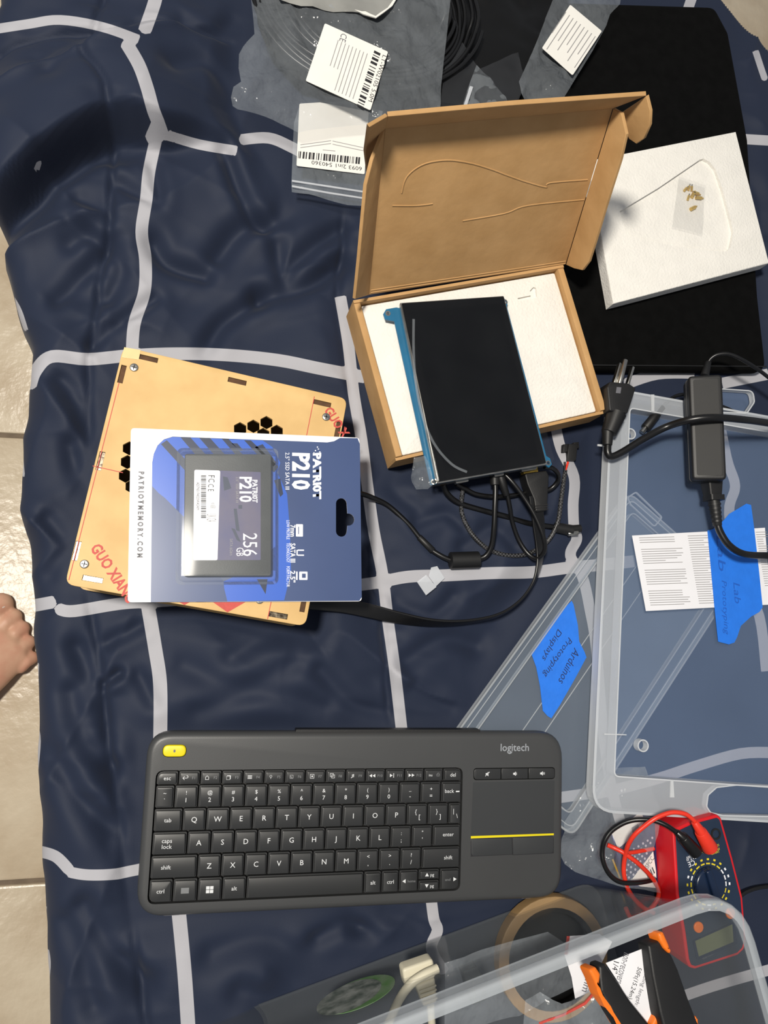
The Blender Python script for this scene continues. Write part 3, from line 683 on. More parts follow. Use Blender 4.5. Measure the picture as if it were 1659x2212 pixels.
# lid: panel hinged on the back wall, opened 118 degrees
LA = math.radians(62)
HL, HR = U(800, 635, BZ), U(1222, 573, BZ)
a_ = (bW.to_3x3() @ Vector((1, 0, 0))).normalized(); b0_ = Vector((-a_.y, a_.x, 0))
b_ = b0_ * math.cos(LA) + Vector((0, 0, 1)) * math.sin(LA); n_ = a_.cross(b_)
if n_.dot(EYE - HL) < 0: n_ = -n_
hinge = bW @ Vector((0, BDp, BZ + .0005))
lf = Fr(hinge, a_, a_.cross(b_))          # local x along hinge, y up the lid, z towards the viewer
def traced(fr, px, th, name, m=CB, r=0.0, lab=None, h=0.0):
    loop = fr.Ls(px, h)
    if r: loop = rnd(loop, r, 4)
    o = panel(name, [loop], h - th, h, m, box, bev=.0006, label=lab)
    o.matrix_local = bW.inverted() @ fr.W; return o
traced(lf, [(797, 637), (1222, 572), (1324, 234), (832, 278)], TB, 'lid_panel')
# pressed ridges in the lid
def ridge(px):
    P = [Vector((*lf.L(p, .0006), .0)) for p in spl(px, 6)]
    o = sweep('pressed_ridge', P, circ(.0006, 6), CB, box); o.matrix_local = bW.inverted() @ lf.W
ridge([(868, 418), (880, 382), (915, 356), (965, 347), (1015, 353), (1060, 366), (1092, 378)]); ridge([(1092, 378), (1120, 388), (1135, 393), (1180, 405), (1188, 396), (1270, 389)]); ridge([(848, 445), (900, 445), (935, 441)])
ridge([(1000, 478), (1090, 462), (1140, 445), (1262, 432)])
for k in (4, 9): ridge([(801, 637 - k), (1010, 606 - k), (1222, 574 - k)])
def flap_frame(p0, p1, ang, sgn):
    """plane through the lid edge p0-p1, swung by ang out of the lid towards the viewer"""
    A, B = [lf.W @ Vector((*lf.L(p), 0)) for p in (p0, p1)]
    e = (B - A).normalized(); nl_ = lf.W.to_3x3() @ Vector((0, 0, 1)); o_ = nl_.cross(e) * sgn
    v = o_ * math.cos(ang) + nl_ * math.sin(ang)
    nn = e.cross(v)
    if nn.dot(EYE - A) < 0: nn = -nn
    return Fr(A, e, nn)
ff1 = flap_frame((832, 278), (1324, 234), math.radians(45), 1)
traced(ff1, [(832, 279), (1324, 235), (1396, 207), (1100, 228), (838, 252)], TB * 1.2, 'front_flap')
ff2 = flap_frame((797, 637), (832, 278), math.radians(46), 1)
traced(ff2, [(799, 637), (832, 279), (828, 290), (806, 345), (792, 400), (777, 560), (768, 646)], TB, 'side_flap')
ff3 = flap_frame((1222, 572), (1324, 234), math.radians(80), -1)
traced(ff3, [(1222, 572), (1324, 235), (1342, 245), (1352, 290), (1340, 345), (1310, 440), (1286, 520), (1272, 565), (1258, 584), (1240, 580)], TB, 'side_flap')
# tuck-in ears on the front flap
def ear(A, B, C_, px):
    A, B, C_ = A, B, C_
    nn = (B - A).cross(C_ - A).normalized()
    if nn.dot(EYE - A) < 0: nn = -nn
    fr = Fr(A, B - A, nn); traced(fr, px, TB, 'tuck_ear')
A = ff1.W @ Vector((*ff1.L((838, 252)), 0)); B = ff1.W @ Vector((*ff1.L((832, 279)), 0))
ear(A, B, A - a_ * .017 - b_ * .02 - n_ * .004, [(838, 252), (828, 328), (812, 362), (795, 376), (790, 330), (798, 275)])
A = ff1.W @ Vector((*ff1.L((1396, 207)), 0)); B = ff1.W @ Vector((*ff1.L((1336, 240)), 0))
ear(A, B, A - b_ * .03 + a_ * .004, [(1396, 207), (1404, 240), (1403, 270), (1390, 300), (1374, 311), (1358, 300), (1338, 246)])

# ================================================================ foam insert in the box
FZ = .030
fi = thing('foam_insert', 'white foam block filling the open cardboard box under the display', 'foam', bW @ Matrix.Translation((0, 0, TB + .0002)))
g = TB * 2.2 + .0012
i0, i1, j0, j1 = g, BWd - g, TB + .0012, BDp - TB - .0012
bf2 = Fr(bW @ Vector((0, 0, FZ)), a_)
notch = bf2.Ls([(1145, 628), (1152, 620), (1158, 622), (1160, 640), (1153, 645), (1120, 650), (1118, 644), (1146, 638)])
FH = FZ - TB
panel('foam_body', [rrect((i0 + i1) / 2, (j0 + j1) / 2, i1 - i0, j1 - j0, .002)], 0, FH - .003, M['foam'], fi)
panel('foam_top', [rrect((i0 + i1) / 2, (j0 + j1) / 2, i1 - i0, j1 - j0, .002), notch], FH - .003, FH - .0002, M['foam'], fi, bev=.001)

# ================================================================ display module resting on the foam
LZ = .046
LR = math.radians(11.0)
lcf = zfr((948, 1040), (1180, 1000), LZ)
lcd = thing('lcd_module', 'black glass lcd display on a blue circuit board leaning over the foam', 'display', lcf.W)
gl = lcf.Ls([(948, 1040), (1180, 1000), (1088, 640), (868, 655)])
panel('screen_glass', [rnd(gl, .001)], -.0022, 0, M['lcd'], lcd, bev=.0004)
act = lcf.Ls([(962, 1022), (1164, 986), (1080, 656), (884, 672)])
flat('screen_area', act, .0001, mat('black_screen', (3, 4, 7), .06, noise=(4, .1), spec=.2), lcd)
panel('metal_bezel', [rnd(inset(gl, -.0012), .001)], -.0056, -.0022, M['steel'], lcd)
HB = -.0085
pcb = lcf.Ls([(930, 1048), (1178, 1005), (1186, 1010), (1192, 1003), (1188, 990), (1180, 985), (1095, 662), (1097, 652), (1090, 645), (1082, 648), (866, 666), (856, 664), (834, 668), (828, 678), (832, 690), (852, 694)], HB)
hl = [ngon(*lcf.L(p, HB), .0014, 12) for p in ((838, 677), (1091, 652), (1184, 1000), (936, 1041))]
panel('circuit_board', [pcb] + hl, HB - .0016, HB, M['pcb'], lcd)
for p in ((838, 677), (1091, 652), (1184, 1000), (936, 1041)):
    c = lcf.L(p, HB); panel('hole_ring', [ngon(*c, .0024, 14), ngon(*c, .0014, 12)], HB, HB + .0002, M['steel'], lcd)
panel('flex_ribbon', [lcf.Ls([(893, 812), (901, 810), (914, 872), (906, 876)], HB)], HB, HB + .0012, M['flex'], lcd)
for p, wd in (((1000, 1040), .012), ((1080, 1026), .009), ((1145, 1014), .015)):
    c = lcf.L(p, HB); panel('port', [rrect(c[0], c[1] + .004, wd, .009, .001)], HB - .0072, HB - .0016, M['steel'], lcd)
for k, (x, y) in enumerate(((.03, .05), (.06, .08), (.05, .12))): panel('chip', [rrect(x, y, .012, .012, .0005)], HB - .003, HB - .0016, M['black_matte'], lcd)
pf = thing('protective_film', 'clear crinkled film sleeve wrapped around the display', 'plastic film', lcf.W @ Matrix.Translation((0, 0, .0008)))
sheet('film_sleeve', lcf, [(820, 664), (862, 655), (1094, 636), (1196, 992), (1188, 1006), (945, 1050), (900, 1056), (888, 1030), (893, 1000)], M['film'], pf, .006, .0012, 22, h=.0012, seed=3)
sheet('film_corner', lcf, [(893, 990), (918, 985), (938, 1044), (925, 1056), (898, 1058), (886, 1035)], M['clear_bag2'], pf, .002, .0022, 120, h=-.004, seed=5)

P_ = [Vector((*lcf.L(p, .0022), .0022)) for p in spl([(893, 690), (893, 760), (898, 830), (912, 900), (938, 960), (975, 1003), (1008, 1020)], 5)]
sweep('film_fold', P_, rrect(0, 0, .0022, .0005, 0), M['blister'], pf)
# ================================================================ cables by the display
BR = M['black_rubber']
def cable_root(name, label, p): return thing(name, label, 'cable', None)
t = cable_root('usb_cable', 'black usb cable with a ferrite bead running from the wooden case to the display', 0)
tube('cable', [(740, 1058, .012), (778, 1066, .010), (802, 1074, .008), (838, 1092, .004), (880, 1130, .004), (905, 1160, .004), (930, 1186, .005), (955, 1202, .007), (974, 1210, .008)], .0024, BR, t)
seg('strain_relief', U(905, 1160, .004), U(935, 1190, .005), .0030, .0032, M['black_matte'], t)
seg('ferrite_bead', U(972, 1211, .0085), U(1034, 1209, .0085), .0078, .0078, M['black_matte'], t)
tube('cable', [(1032, 1208, .008), (1050, 1200, .010), (1062, 1178, .014), (1067, 1140, .020), (1069, 1095, .024), (1070, 1055, .026), (1068, 1030, .027)], .0024, BR, t)
seg('plug', U(1069, 1048, .0265), U(1068, 1014, .0275), .0042, .0048, M['black_matte'], t)
t = cable_root('touch_cable', 'thin black looped usb cable hanging below the middle of the display', 0)
tube('cable', [(1082, 1030, .027), (1094, 1062, .022), (1101, 1095, .018), (1106, 1125, .012), (1120, 1165, .008), (1140, 1195, .009), (1160, 1206, .014), (1176, 1190, .022), (1174, 1160, .028), (1156, 1115, .030), (1132, 1075, .030), (1108, 1043, .030), (1088, 1022, .028)], .0021, BR, t)
seg('plug', U(1094, 1070, .022), U(1078, 1020, .028), .0030, .0044, M['black_matte'], t)
t = cable_root('power_lead', 'thick black lead crossing under the loops to a silver-tipped plug', 0)
tube('cable', [(957, 1046, .020), (966, 1066, .014), (990, 1086, .009), (1040, 1102, .008), (1090, 1115, .007), (1140, 1130, .006), (1190, 1138, .005), (1205, 1140, .005)], .0027, BR, t)
seg('plug', U(1198, 1139, .006), U(1236, 1146, .006), .0050, .0054, M['black_matte'], t)
seg('plug_tip', U(1232, 1144, .006), U(1254, 1141, .006), .0042, .0036, M['black_matte'], t)
seg('metal_shell', U(1226, 1153, .0075), U(1248, 1150, .0075), .0024, .0024, M['steel'], t)
# braided lead
br = bpy.data.materials.new('braided_sleeve'); br.use_nodes = True
nt = br.node_tree; b = nt.nodes['Principled BSDF']; ck = nt.nodes.new('ShaderNodeTexChecker'); ck.inputs['Scale'].default_value = 620; tc = nt.nodes.new('ShaderNodeTexCoord')
ck.inputs[1].default_value = (*lin((14, 14, 15)), 1); ck.inputs[2].default_value = (*lin((72, 72, 74)), 1)
nt.links.new(tc.outputs['Object'], ck.inputs[0]); nt.links.new(ck.outputs[0], b.inputs['Base Color']); b.inputs['Roughness'].default_value = .45
t = cable_root('braided_lead', 'braided black fan lead with a small two-pin connector and red wire', 0)
tube('braid', [(1000, 1056, .014), (997, 1080, .010), (998, 1110, .006), (1012, 1142, .004), (1034, 1170, .004), (1062, 1190, .004), (1100, 1200, .004), (1140, 1196, .004), (1180, 1172, .004), (1204, 1130, .009), (1212, 1080, .008), (1218, 1035, .006), (1221, 1016, .005)], .0021, br, t)
tube('red_wire', [(1220, 1020, .006), (1224, 1008, .006), (1227, 998, .006)], .0011, M['red_rubber'], t)
tube('black_wire', [(1219, 1020, .006), (1220, 1008, .006), (1220, 998, .006)], .0011, BR, t)
cfm = zfr((1217, 1000), (1240, 1000), .0)
panel('connector_housing', [cfm.Ls([(1217, 1000), (1236, 998), (1240, 962), (1220, 964)])], .0015, .0085, M['black_matte'], t, bev=.0006).matrix_world = Matrix.Translation((0, 0, 0)) @ cfm.W
panel('connector_latch', [cfm.Ls([(1210, 980), (1222, 979), (1223, 962), (1211, 963)])], .0015, .0065, M['black_matte'], t, bev=.0006).matrix_world = cfm.W
panel('connector_wing', [cfm.Ls([(1234, 972), (1245, 971), (1244, 958), (1233, 959)])], .0015, .0065, M['black_matte'], t, bev=.0006).matrix_world = cfm.W
t = cable_root('curled_lead', 'short black lead curling out beneath the lower right display corner', 0)
tube('cable', [(985, 1046, .020), (1005, 1056, .016), (1030, 1068, .014), (1070, 1073, .013), (1110, 1070, .012), (1150, 1062, .010), (1185, 1058, .010), (1203, 1042, .014), (1206, 1026, .020), (1194, 1012, .026), (1176, 1008, .030)], .0022, BR, t)
# flat video cable
t = cable_root('hdmi_cable', 'flat black video cable with a gold-tipped plug curving round to the wooden case', 0)
pts = [(1155, 1070, .024, 0), (1160, 1100, .022, 0), (1164, 1140, .018, .1), (1167, 1180, .014, .3), (1164, 1220, .011, .55), (1150, 1262, .0095, .75), (1118, 1302, .0095, .85), (1070, 1330, .0095, .9), (1000, 1344, .0095, .85), (930, 1345, .009, .7), (860, 1334, .008, .45), (800, 1320, .008, .2), (740, 1308, .010, .0), (660, 1300, .012, 0)]
path = pxpath([p[:3] for p in pts], 8)
tw = [p[3] for p in smooth_path([(q[3], 0, 0) for q in pts], 8)] if False else [v.x for v in smooth_path([(q[3], 0, 0) for q in pts], 8)]
ups = []
for i, p in enumerate(path):
    tg = (path[min(i + 1, len(path) - 1)] - path[max(i - 1, 0)]).normalized(); sd = Vector((0, 0, 1)).cross(tg).normalized(); n0 = tg.cross(sd)
    a = tw[i] * math.pi / 2; ups.append((n0 * math.cos(a) + sd * math.sin(a)).normalized())
sweep('flat_cable', path, rrect(0, 0, .0125, .0024, .001, 3), BR, t, ups)
hf = zfr((1152, 1096), (1182, 1090), .022)
o = panel('plug_body', [rnd(hf.Ls([(1154, 1108), (1178, 1104), (1182, 1030), (1177, 1018), (1130, 1025), (1136, 1048), (1150, 1080)]), .002)], -.010, .004, M['black_matte'], t, bev=.001); o.matrix_world = hf.W
for k in range(3):
    q = panel('strain_rib', [hf.Ls([(1151, 1094 + 5 * k), (1180, 1090 + 5 * k), (1180, 1092 + 5 * k), (1151, 1096 + 5 * k)])], .0041, .0048, M['black_matte'], t); q.matrix_world = hf.W
o = panel('gold_shell', [hf.Ls([(1129, 1025), (1160, 1020), (1158, 1008), (1127, 1013)])], -.004, .003, M['gold'], t, bev=.0004); o.matrix_world = hf.W
# folded bit of clear plastic
cpf = zfr((900, 1257), (960, 1249), .004)
t = thing('plastic_scrap', 'small folded scrap of frosted clear plastic below the ferrite bead', 'plastic scrap', cpf.W)
panel('folded_half', [cpf.Ls([(931, 1226), (944, 1223), (960, 1249), (941, 1267), (926, 1245)])], 0, .0006, M['frosted'], t)
panel('folded_half', [cpf.Ls([(900, 1257), (919.5, 1242), (942, 1268), (919.5, 1286)])], .0007, .0013, M['frosted'], t)

# ================================================================ keyboard
KR = math.radians(-1.52)
kW = Matrix.Translation((.1293, -.1499, .0)) @ Matrix.Rotation(KR, 4, 'Z') @ Matrix.Translation((0, 0, .0045)) @ Matrix.Rotation(math.radians(2.6), 4, 'X')
kfr = Fr(kW.translation, kW.to_3x3() @ Vector((1, 0, 0)), kW.to_3x3() @ Vector((0, 0, 1)))
kb = thing('keyboard', 'charcoal wireless keyboard with touchpad and yellow accents on the comforter', 'keyboard', kfr.W)
KT = .0150
wellpx = [(338, 1662), (1001, 1660), (993, 1924), (317, 1954)]
wp = kfr.Ls(wellpx, KT)
wx0 = (wp[0][0] + wp[3][0]) / 2; wx1 = (wp[1][0] + wp[2][0]) / 2; wy1 = (wp[0][1] + wp[1][1]) / 2; wy0 = (wp[2][1] + wp[3][1]) / 2
well = rrect((wx0 + wx1) / 2, (wy0 + wy1) / 2, wx1 - wx0, wy1 - wy0, .006)
vp = kfr.Ls([(1023, 1659), (1199, 1656), (1197, 1683), (1022, 1684)], KT)
vol = rrect((vp[0][0] + vp[1][0]) / 2, (vp[0][1] + vp[2][1]) / 2, vp[1][0] - vp[0][0], vp[0][1] - vp[2][1], .003)
bw = kfr.Ls([(377, 1622)], KT)[0]; btn_hole = rrect(bw[0], bw[1], .0185, .0098, .0048)
body = rrect(0, 0, .354, .140, [.022, .022, .024, .020], 8)
panel('body_base', [inset(body, .002)], 0, .006, M['kb'], kb)
bm = bmesh.new(); prism(bm, [body, well, vol, btn_hole], .006, KT, .0055, 6); smart(bm_obj('body_shell', bm, M['kb'], kb), 30)
panel('key_bed', [inset(well, -.001)], .0065, .0085, M['dark_in'], kb)
panel('volume_bed', [inset(vol, -.0005)], .0065, .0085, M['dark_in'], kb)
WW = wx1 - wx0; HHt = wy1 - wy0
rows = [
    (11.2, [('esc', 1), ('↩ F1', 1), ('⌂ F2', 1), ('❐ F3', 1), ('☰ F4', 1), ('⚲ F5', 1), ('◱ F6', 1), ('▣ F7', 1), ('⧉ F8', 1), ('♫ F9', 1), ('◀◀ F10', 1), ('▶‖ F11', 1), ('▶▶ F12', 1), ('ins ⎙', 1), ('del', 1)]),
    (18, [('~\n`', .8)] + [(a + '\n' + b2, 1) for a, b2 in zip('!@#$%^&*()_+', '1234567890-=')] + [('back▰', 1)]),
    (18, [('tab', 1.2)] + [(c_, 1) for c_ in 'QWERTYUIOP'] + [('{ [', 1), ('} ]', 1), ('| \\', .62)]),
    (18, [('caps\nlock', 1.46)] + [(c_, 1) for c_ in 'ASDFGHJKL'] + [(':\n;', 1), ('"\n\'', 1), ('enter', 1.36)]),
    (18, [('shift', 1.95)] + [(c_, 1) for c_ in 'ZXCVBNM'] + [('<\n,', 1), ('>\n.', 1), ('?\n/', 1), ('shift', 1.86)]),
    (18, [('ctrl', .97), ('▦', 1.02), ('⊞', 1.02), ('alt', 1.02), ('', 5.15), ('alt', .80), ('ctrl', .80), ('◀ home', .90), ('UPDOWN', 1.0), ('end ▶', .95)])]
tot = sum(r[0] for r in rows); y = wy1 - .0005; sc_ = (HHt - .001) / tot
KG = .0011; KH = KT + .0006
def make_key(x0, x1, y0, y1, leg, ri, corner=None, small=False):
    rad = [.0012] * 4
    if corner is not None: rad[corner] = .005
    lp = rnd([(x0, y0), (x1, y0), (x1, y1), (x0, y1)], rad, 3)
    bm = bmesh.new(); prism(bm, [lp], .0088, KH - .0022, 0); top = rnd([(x0 + .0008, y0 + .0006), (x1 - .0008, y0 + .0006), (x1 - .0008, y1 - .0010), (x0 + .0008, y1 - .0010)], rad, 3)
    prism(bm, [top], KH - .0022, KH, .0005, 2)
    k = smart(bm_obj('key', bm, M['key'], kb), 40)
    cx_, cy_ = (x0 + x1) / 2, (y0 + y1) / 2; z = KH + .00005; w_ = x1 - x0
    if not leg: return k
    parts = []
    def add(s, size, dx, dy, m=M['ink_key'], al='CENTER'): parts.append(text('legend', s, size, (cx_ + dx, cy_ + dy), z, 0, m, k, al))
    if ri == 0:
        a = leg.split(' ')
        if len(a) == 2:
            add(a[0], .0046 if len(a[0]) == 1 else .0030, -.0030, 0); add(a[1], .0030, .0035, 0, M['ink_dim'])
        else: add(leg, .0044, 0, 0)
    elif small: add(leg, .0036, 0, 0)
    elif '\n' in leg:
        a, b2 = leg.split('\n')
        if len(a) > 1: add(a, .0046, -.002, .0022); add(b2, .0046, -.002, -.0022)
        else: add(a, .0042, 0, .0030); add(b2, .0048, 0, -.0026)
    elif leg in ('{ [', '} ]', '| \\'):
        add(leg[0], .0050, -.0015, .0022); add(leg[2], .0050, .0016, -.0018)
    elif leg.startswith('back'): add('back', .0044, -.0022, .001); add('▰', .0034, .0052, .001)
    elif '▶' in leg or '◀' in leg:
        if leg[0] == '◀': add('◀', .0036, -.0042, 0); add('home', .0030, .0022, 0, M['ink_dim'])
        else: add('end', .0032, -.002, 0, M['ink_dim']); add('▶', .0036, .0042, 0)
    elif leg == '⊞':
        parts.append(bars('legend', [rrect(cx_ + dx * .0015, cy_ + dy * .0014, .0026, .0024, 0) for dx in (-1, 1) for dy in (-1, 1)], z, M['ink_key'], k))
    elif leg == '▦':
        parts.append(bars('legend', [rrect(cx_, cy_ + dy * .0016, .0060, .0010, 0) for dy in (-1, -.33, .33, 1)], z, M['ink_dim'], k))
    elif leg in ('enter',): add(leg, .0044, .001, .001)
    elif leg == 'shift': add(leg, .0044, -.006 if x0 < wx0 + .01 else .006, 0)
    elif len(leg) == 1: add(leg, .0058, 0, 0)
    else: add(leg, .0044, 0, 0)
    if len(parts) > 1 and all(p.data.materials[0] == parts[0].data.materials[0] for p in parts):
        join_meshes('legend', parts, k)
    return k
for ri, (hmm, ks) in enumerate(rows):
    h_ = hmm * sc_; x = wx0 + .0005; us = (WW - .001) / sum(k[1] for k in ks)
    for ki, (leg, un) in enumerate(ks):
        w_ = un * us; x0, x1, y0, y1 = x + KG / 2, x + w_ - KG / 2, y - h_ + KG / 2, y - KG / 2
        corner = {(0, 0): 3, (0, len(ks) - 1): 2, (5, 0): 0, (5, len(ks) - 1): 1}.get((ri, ki))
        if leg == 'UPDOWN':
            ym = (y0 + y1) / 2; make_key(x0, x1, ym + KG / 2, y1, '▲ pg', ri, small=True); make_key(x0, x1, y0, ym - KG / 2, '▼ pg', ri, small=True)
        else: make_key(x0, x1, y0, y1, leg, ri, corner)
        x += w_
    y -= h_
# volume keys
vx0, vx1 = min(p[0] for p in vol), max(p[0] for p in vol); vy0, vy1 = min(p[1] for p in vol), max(p[1] for p in vol)
for i in range(3):
    a, b2 = vx0 + (vx1 - vx0) * i / 3, vx0 + (vx1 - vx0) * (i + 1) / 3
    r_ = [[.0028, 0, 0, .0028], 0, [0, .0028, .0028, 0]][i]
    k = panel('volume_key', [rnd([(a + .0004, vy0 + .0006), (b2 - .0004, vy0 + .0006), (b2 - .0004, vy1 - .0006), (a + .0004, vy1 - .0006)], r_, 3)], .0088, KT + .0004, M['key'], kb, bev=.0005)
    cx_, cy_ = (a + b2) / 2, (vy0 + vy1) / 2; z = KT + .0005
    q = [[(cx_ - .0016, cy_ - .0008), (cx_ - .0004, cy_ - .0008), (cx_ - .0004, cy_ + .0008), (cx_ - .0016, cy_ + .0008)], [(cx_ - .0004, cy_ - .0008), (cx_ + .0008, cy_ - .0019), (cx_ + .0008, cy_ + .0019), (cx_ - .0004, cy_ + .0008)]]
    for j in range(i): q.append(line_quad((cx_ + .0015 + j * .0009, cy_ - .001), (cx_ + .0015 + j * .0009, cy_ + .001), .0004))
    if i == 0: q.append(line_quad((cx_ - .002, cy_ - .0018), (cx_ + .002, cy_ + .0018), .0004))
    bars('legend', q, z, M['ink_key'], k)
# yellow click button, touchpad, mouse buttons, logo
yb = panel('click_button', [inset(btn_hole, .0003)], .007, KT + .0006, M['yellow'], kb, bev=.0012, label='yellow click button')
bars('legend', [rrect(bw[0], bw[1], .0016, .0022, .0007)], KT + .00065, M['grey_ink'], yb)
tp = kfr.Ls([(1022, 1690), (1198, 1686), (1196, 1800), (1017, 1807)], KT)
flat('touchpad', rnd(tp, .001), KT + .0001, M['pad'], kb)
tl = kfr.Ls([(1017, 1806), (1196, 1800), (1196, 1804), (1017, 1811)], KT); panel('yellow_line', [tl], KT, KT + .0003, M['yellow'], kb, label='yellow line below the touchpad')
for q, rr in (([(1018, 1813), (1105, 1810), (1106, 1845), (1018, 1849)], [0, 0, 0, .003]), ([(1108, 1810), (1195, 1806), (1195, 1842), (1108, 1846)], [0, 0, .003, 0])):
    lp = kfr.Ls(q, KT); panel('button_gap', [rnd(inset(lp, -.0005), rr)], KT - .001, KT + .0001, M['black_ink'], kb); panel('mouse_button', [rnd(lp, rr)], KT - .001, KT + .0004, M['pad'], kb, bev=.0002)
c = kfr.L((1112, 1617), KT); text('logo', 'logitech', .01, c, KT + .0001, 0, mat('grey_logo', (150, 154, 160), .4, noise=(200, .03)), kb, fit=(.0262, .0082), bold=.0001)
a0 = kfr.L((1101, 1622), KT)
bars('logo_smile', [line_quad((a0[0] + .0022 * math.cos(t0), a0[1] + .0022 * math.sin(t0)), (a0[0] + .0022 * math.cos(t0 + .4), a0[1] + .0022 * math.sin(t0 + .4)), .0008) for t0 in np.arange(math.pi * 1.1, math.pi * 1.85, .36)], KT + .00012, bpy.data.materials['grey_logo'], kb)
panel('battery_ridge', [rrect(.02, .0685, .16, .006, .001)], .002, .012, M['black_matte'], kb)
for x in (-.15, .15): panel('rubber_foot', [rrect(x, -.069, .016, .008, .003)], -.001, .003, M['grey_ink'], kb)

# ================================================================ clear storage bin lid on the right
GZ = .025; PZ = .0115
gf = zfr((1305, 1740), (1659, 1762), GZ)
binl = thing('storage_bin_lid', 'large frosted clear storage bin lid with blue tape and a paper under the power adapter', 'bin lid', Matrix.Translation(gf.W.translation) @ gf.W.to_3x3().to_4x4())
def gl_(ps, h=0.0): return gf.Ls(ps, h)
bl_, br0 = gl_([(1310, 1756)])[0], gl_([(1659, 1772)])[0]
tl_ = gl_([(1292, 832)])[0]
GW, GHt = .300, tl_[1] - bl_[1]
x0 = (bl_[0] + tl_[0]) / 2; y0 = bl_[1]; y1 = tl_[1]
outer = rnd([(x0, y0), (x0 + GW, y0), (x0 + GW, y1), (x0, y1)], [.022, .022, .010, .008], 7)
il, ib, it = gl_([(1344, 1300)])[0][0], gl_([(1450, 1684)])[0][1], gl_([(1420, 893)])[0][1]
inner = rnd([(il, ib), (x0 + GW - (il - x0), ib), (x0 + GW - (il - x0), it), (il, it)], .004, 4)
latch_b = rnd(gl_([(1527, 1742), (1530, 1718), (1548, 1702), (1590, 1697), (1660, 1700), (1760, 1704), (1760, 1764), (1560, 1760), (1535, 1754)]), .003, 3)
latch_t = rnd(gl_([(1500, 838), (1625, 846), (1628, 868), (1612, 892), (1560, 890), (1500, 887)]), .005, 4)
panel('rim_flange', [outer, inner, latch_b, latch_t], -.0022, 0, M['bin_rim'], binl, bev=.0006)
panel('outer_skirt', [outer, inset(outer, .0022)], -.0125, -.0001, M['bin_edge'], binl)
panel('inner_wall', [inset(inner, -.0012), inner], -(GZ - PZ), .0004, M['bin_edge'], binl)
panel('clear_panel', [inset(inner, -.001)], -(GZ - PZ), -(GZ - PZ) + .0016, M['bin_panel'], binl)
for lp, nm in ((latch_b, 'latch_rim'), (latch_t, 'latch_rim')): panel(nm, [inset(lp, -.0012), lp], -.006, .0006, M['bin_edge'], binl)
panel('latch_panel', [latch_b], -.008, -.0068, M['bin_panel'], binl); panel('latch_panel', [latch_t], -.008, -.0068, M['bin_panel'], binl)
for px in ([(1447, 1686), (1453, 1686), (1455, 1722), (1446, 1722)], [(1405, 853), (1412, 853), (1412, 890), (1406, 890)], [(1290, 960), (1312, 962), (1310, 966), (1290, 964)], [(1304, 1584), (1352, 1586), (1352, 1588), (1304, 1587)]):
    panel('stiffening_rib', [gl_(px)], 0, .0012, M['bin_edge'], binl)
for p in ((1352, 942), (1378, 1608)):
    c = gf.L(p, -(GZ - PZ)); panel('peg', [ngon(*c, .0056, 22), ngon(*c, .0044, 22)], -(GZ - PZ) + .0016, -(GZ - PZ) + .009, M['bin_edge'], binl)
# paper and tape lying on the panel
PQ = PZ + .0018
pf_ = zfr((1395, 1320), (1640, 1308), PQ)
pap = thing('printed_sheet', 'white sheet of small print taped to the large bin lid', 'paper', pf_.W)
panel('paper_sheet', [pf_.Ls([(1365, 1157), (1395, 1320), (1665, 1306), (1652, 1140), (1530, 1148)])], 0, .0003, M['paper'], pap)
q = []
for col, n0 in (((1380, 1162, 1470, 30), 30), ((1485, 1158, 1532, 30), 30), ((1632, 1150, 1660, 30), 24)):
    for k in range(n0):
        if k % 9 in (3, 4) and col[0] == 1380: continue
        yy = col[1] + 5.0 * k; xs_ = col[0] + k * .85; xe_ = col[2] + k * .75 - random.choice([0, 4, 14, 40 if k < 12 and col[0] == 1380 else 0])
        if xe_ > xs_ + 6 and yy < 1312: q.append(line_quad(pf_.L((xs_, yy)), pf_.L((xe_, yy - (xe_ - xs_) * .03)), .0006))
bars('printed_lines', q, .00034, M['faint_ink'], pap)['kind'] = 'stuff'
tf_ = zfr((1551, 1386), (1586, 1388), PQ + .0006)
tp_ = thing('masking_tape_strip', 'blue masking tape strip stuck over the printed sheet on the large lid', 'tape', tf_.W)
panel('tape', [tf_.Ls([(1528, 1146), (1540, 1143), (1563, 1124), (1575, 1110), (1592, 1100), (1612, 1088), (1622, 1091), (1629, 1142), (1640, 1240), (1647, 1312), (1640, 1322), (1622, 1332), (1600, 1352), (1592, 1376), (1586, 1388), (1574, 1392), (1551, 1386), (1546, 1340), (1543, 1310)])], 0, .0003, M['tape'], tp_)
a_t, l_t, m_t = dir_on(tf_, (1555, 1160), (1560, 1235)); text('faded_writing', 'Lab', .012, m_t, .0004, a_t, M['ink_faded'], tp_, fit=(l_t, .008), shear=.3)
a_t, l_t, m_t = dir_on(tf_, (1590, 1255), (1594, 1310)); text('faded_writing', 'Lab', .012, m_t, .0004, a_t, M['ink_faded'], tp_, fit=(l_t * .8, .007), shear=.3)
a_t, l_t, m_t = dir_on(tf_, (1562, 1255), (1568, 1370)); text('faded_writing', 'Prototyping', .012, m_t, .0004, a_t, M['ink_faded'], tp_, fit=(l_t, .007), shear=.3)
c_ = U(1586, 1275, PQ + .0012)

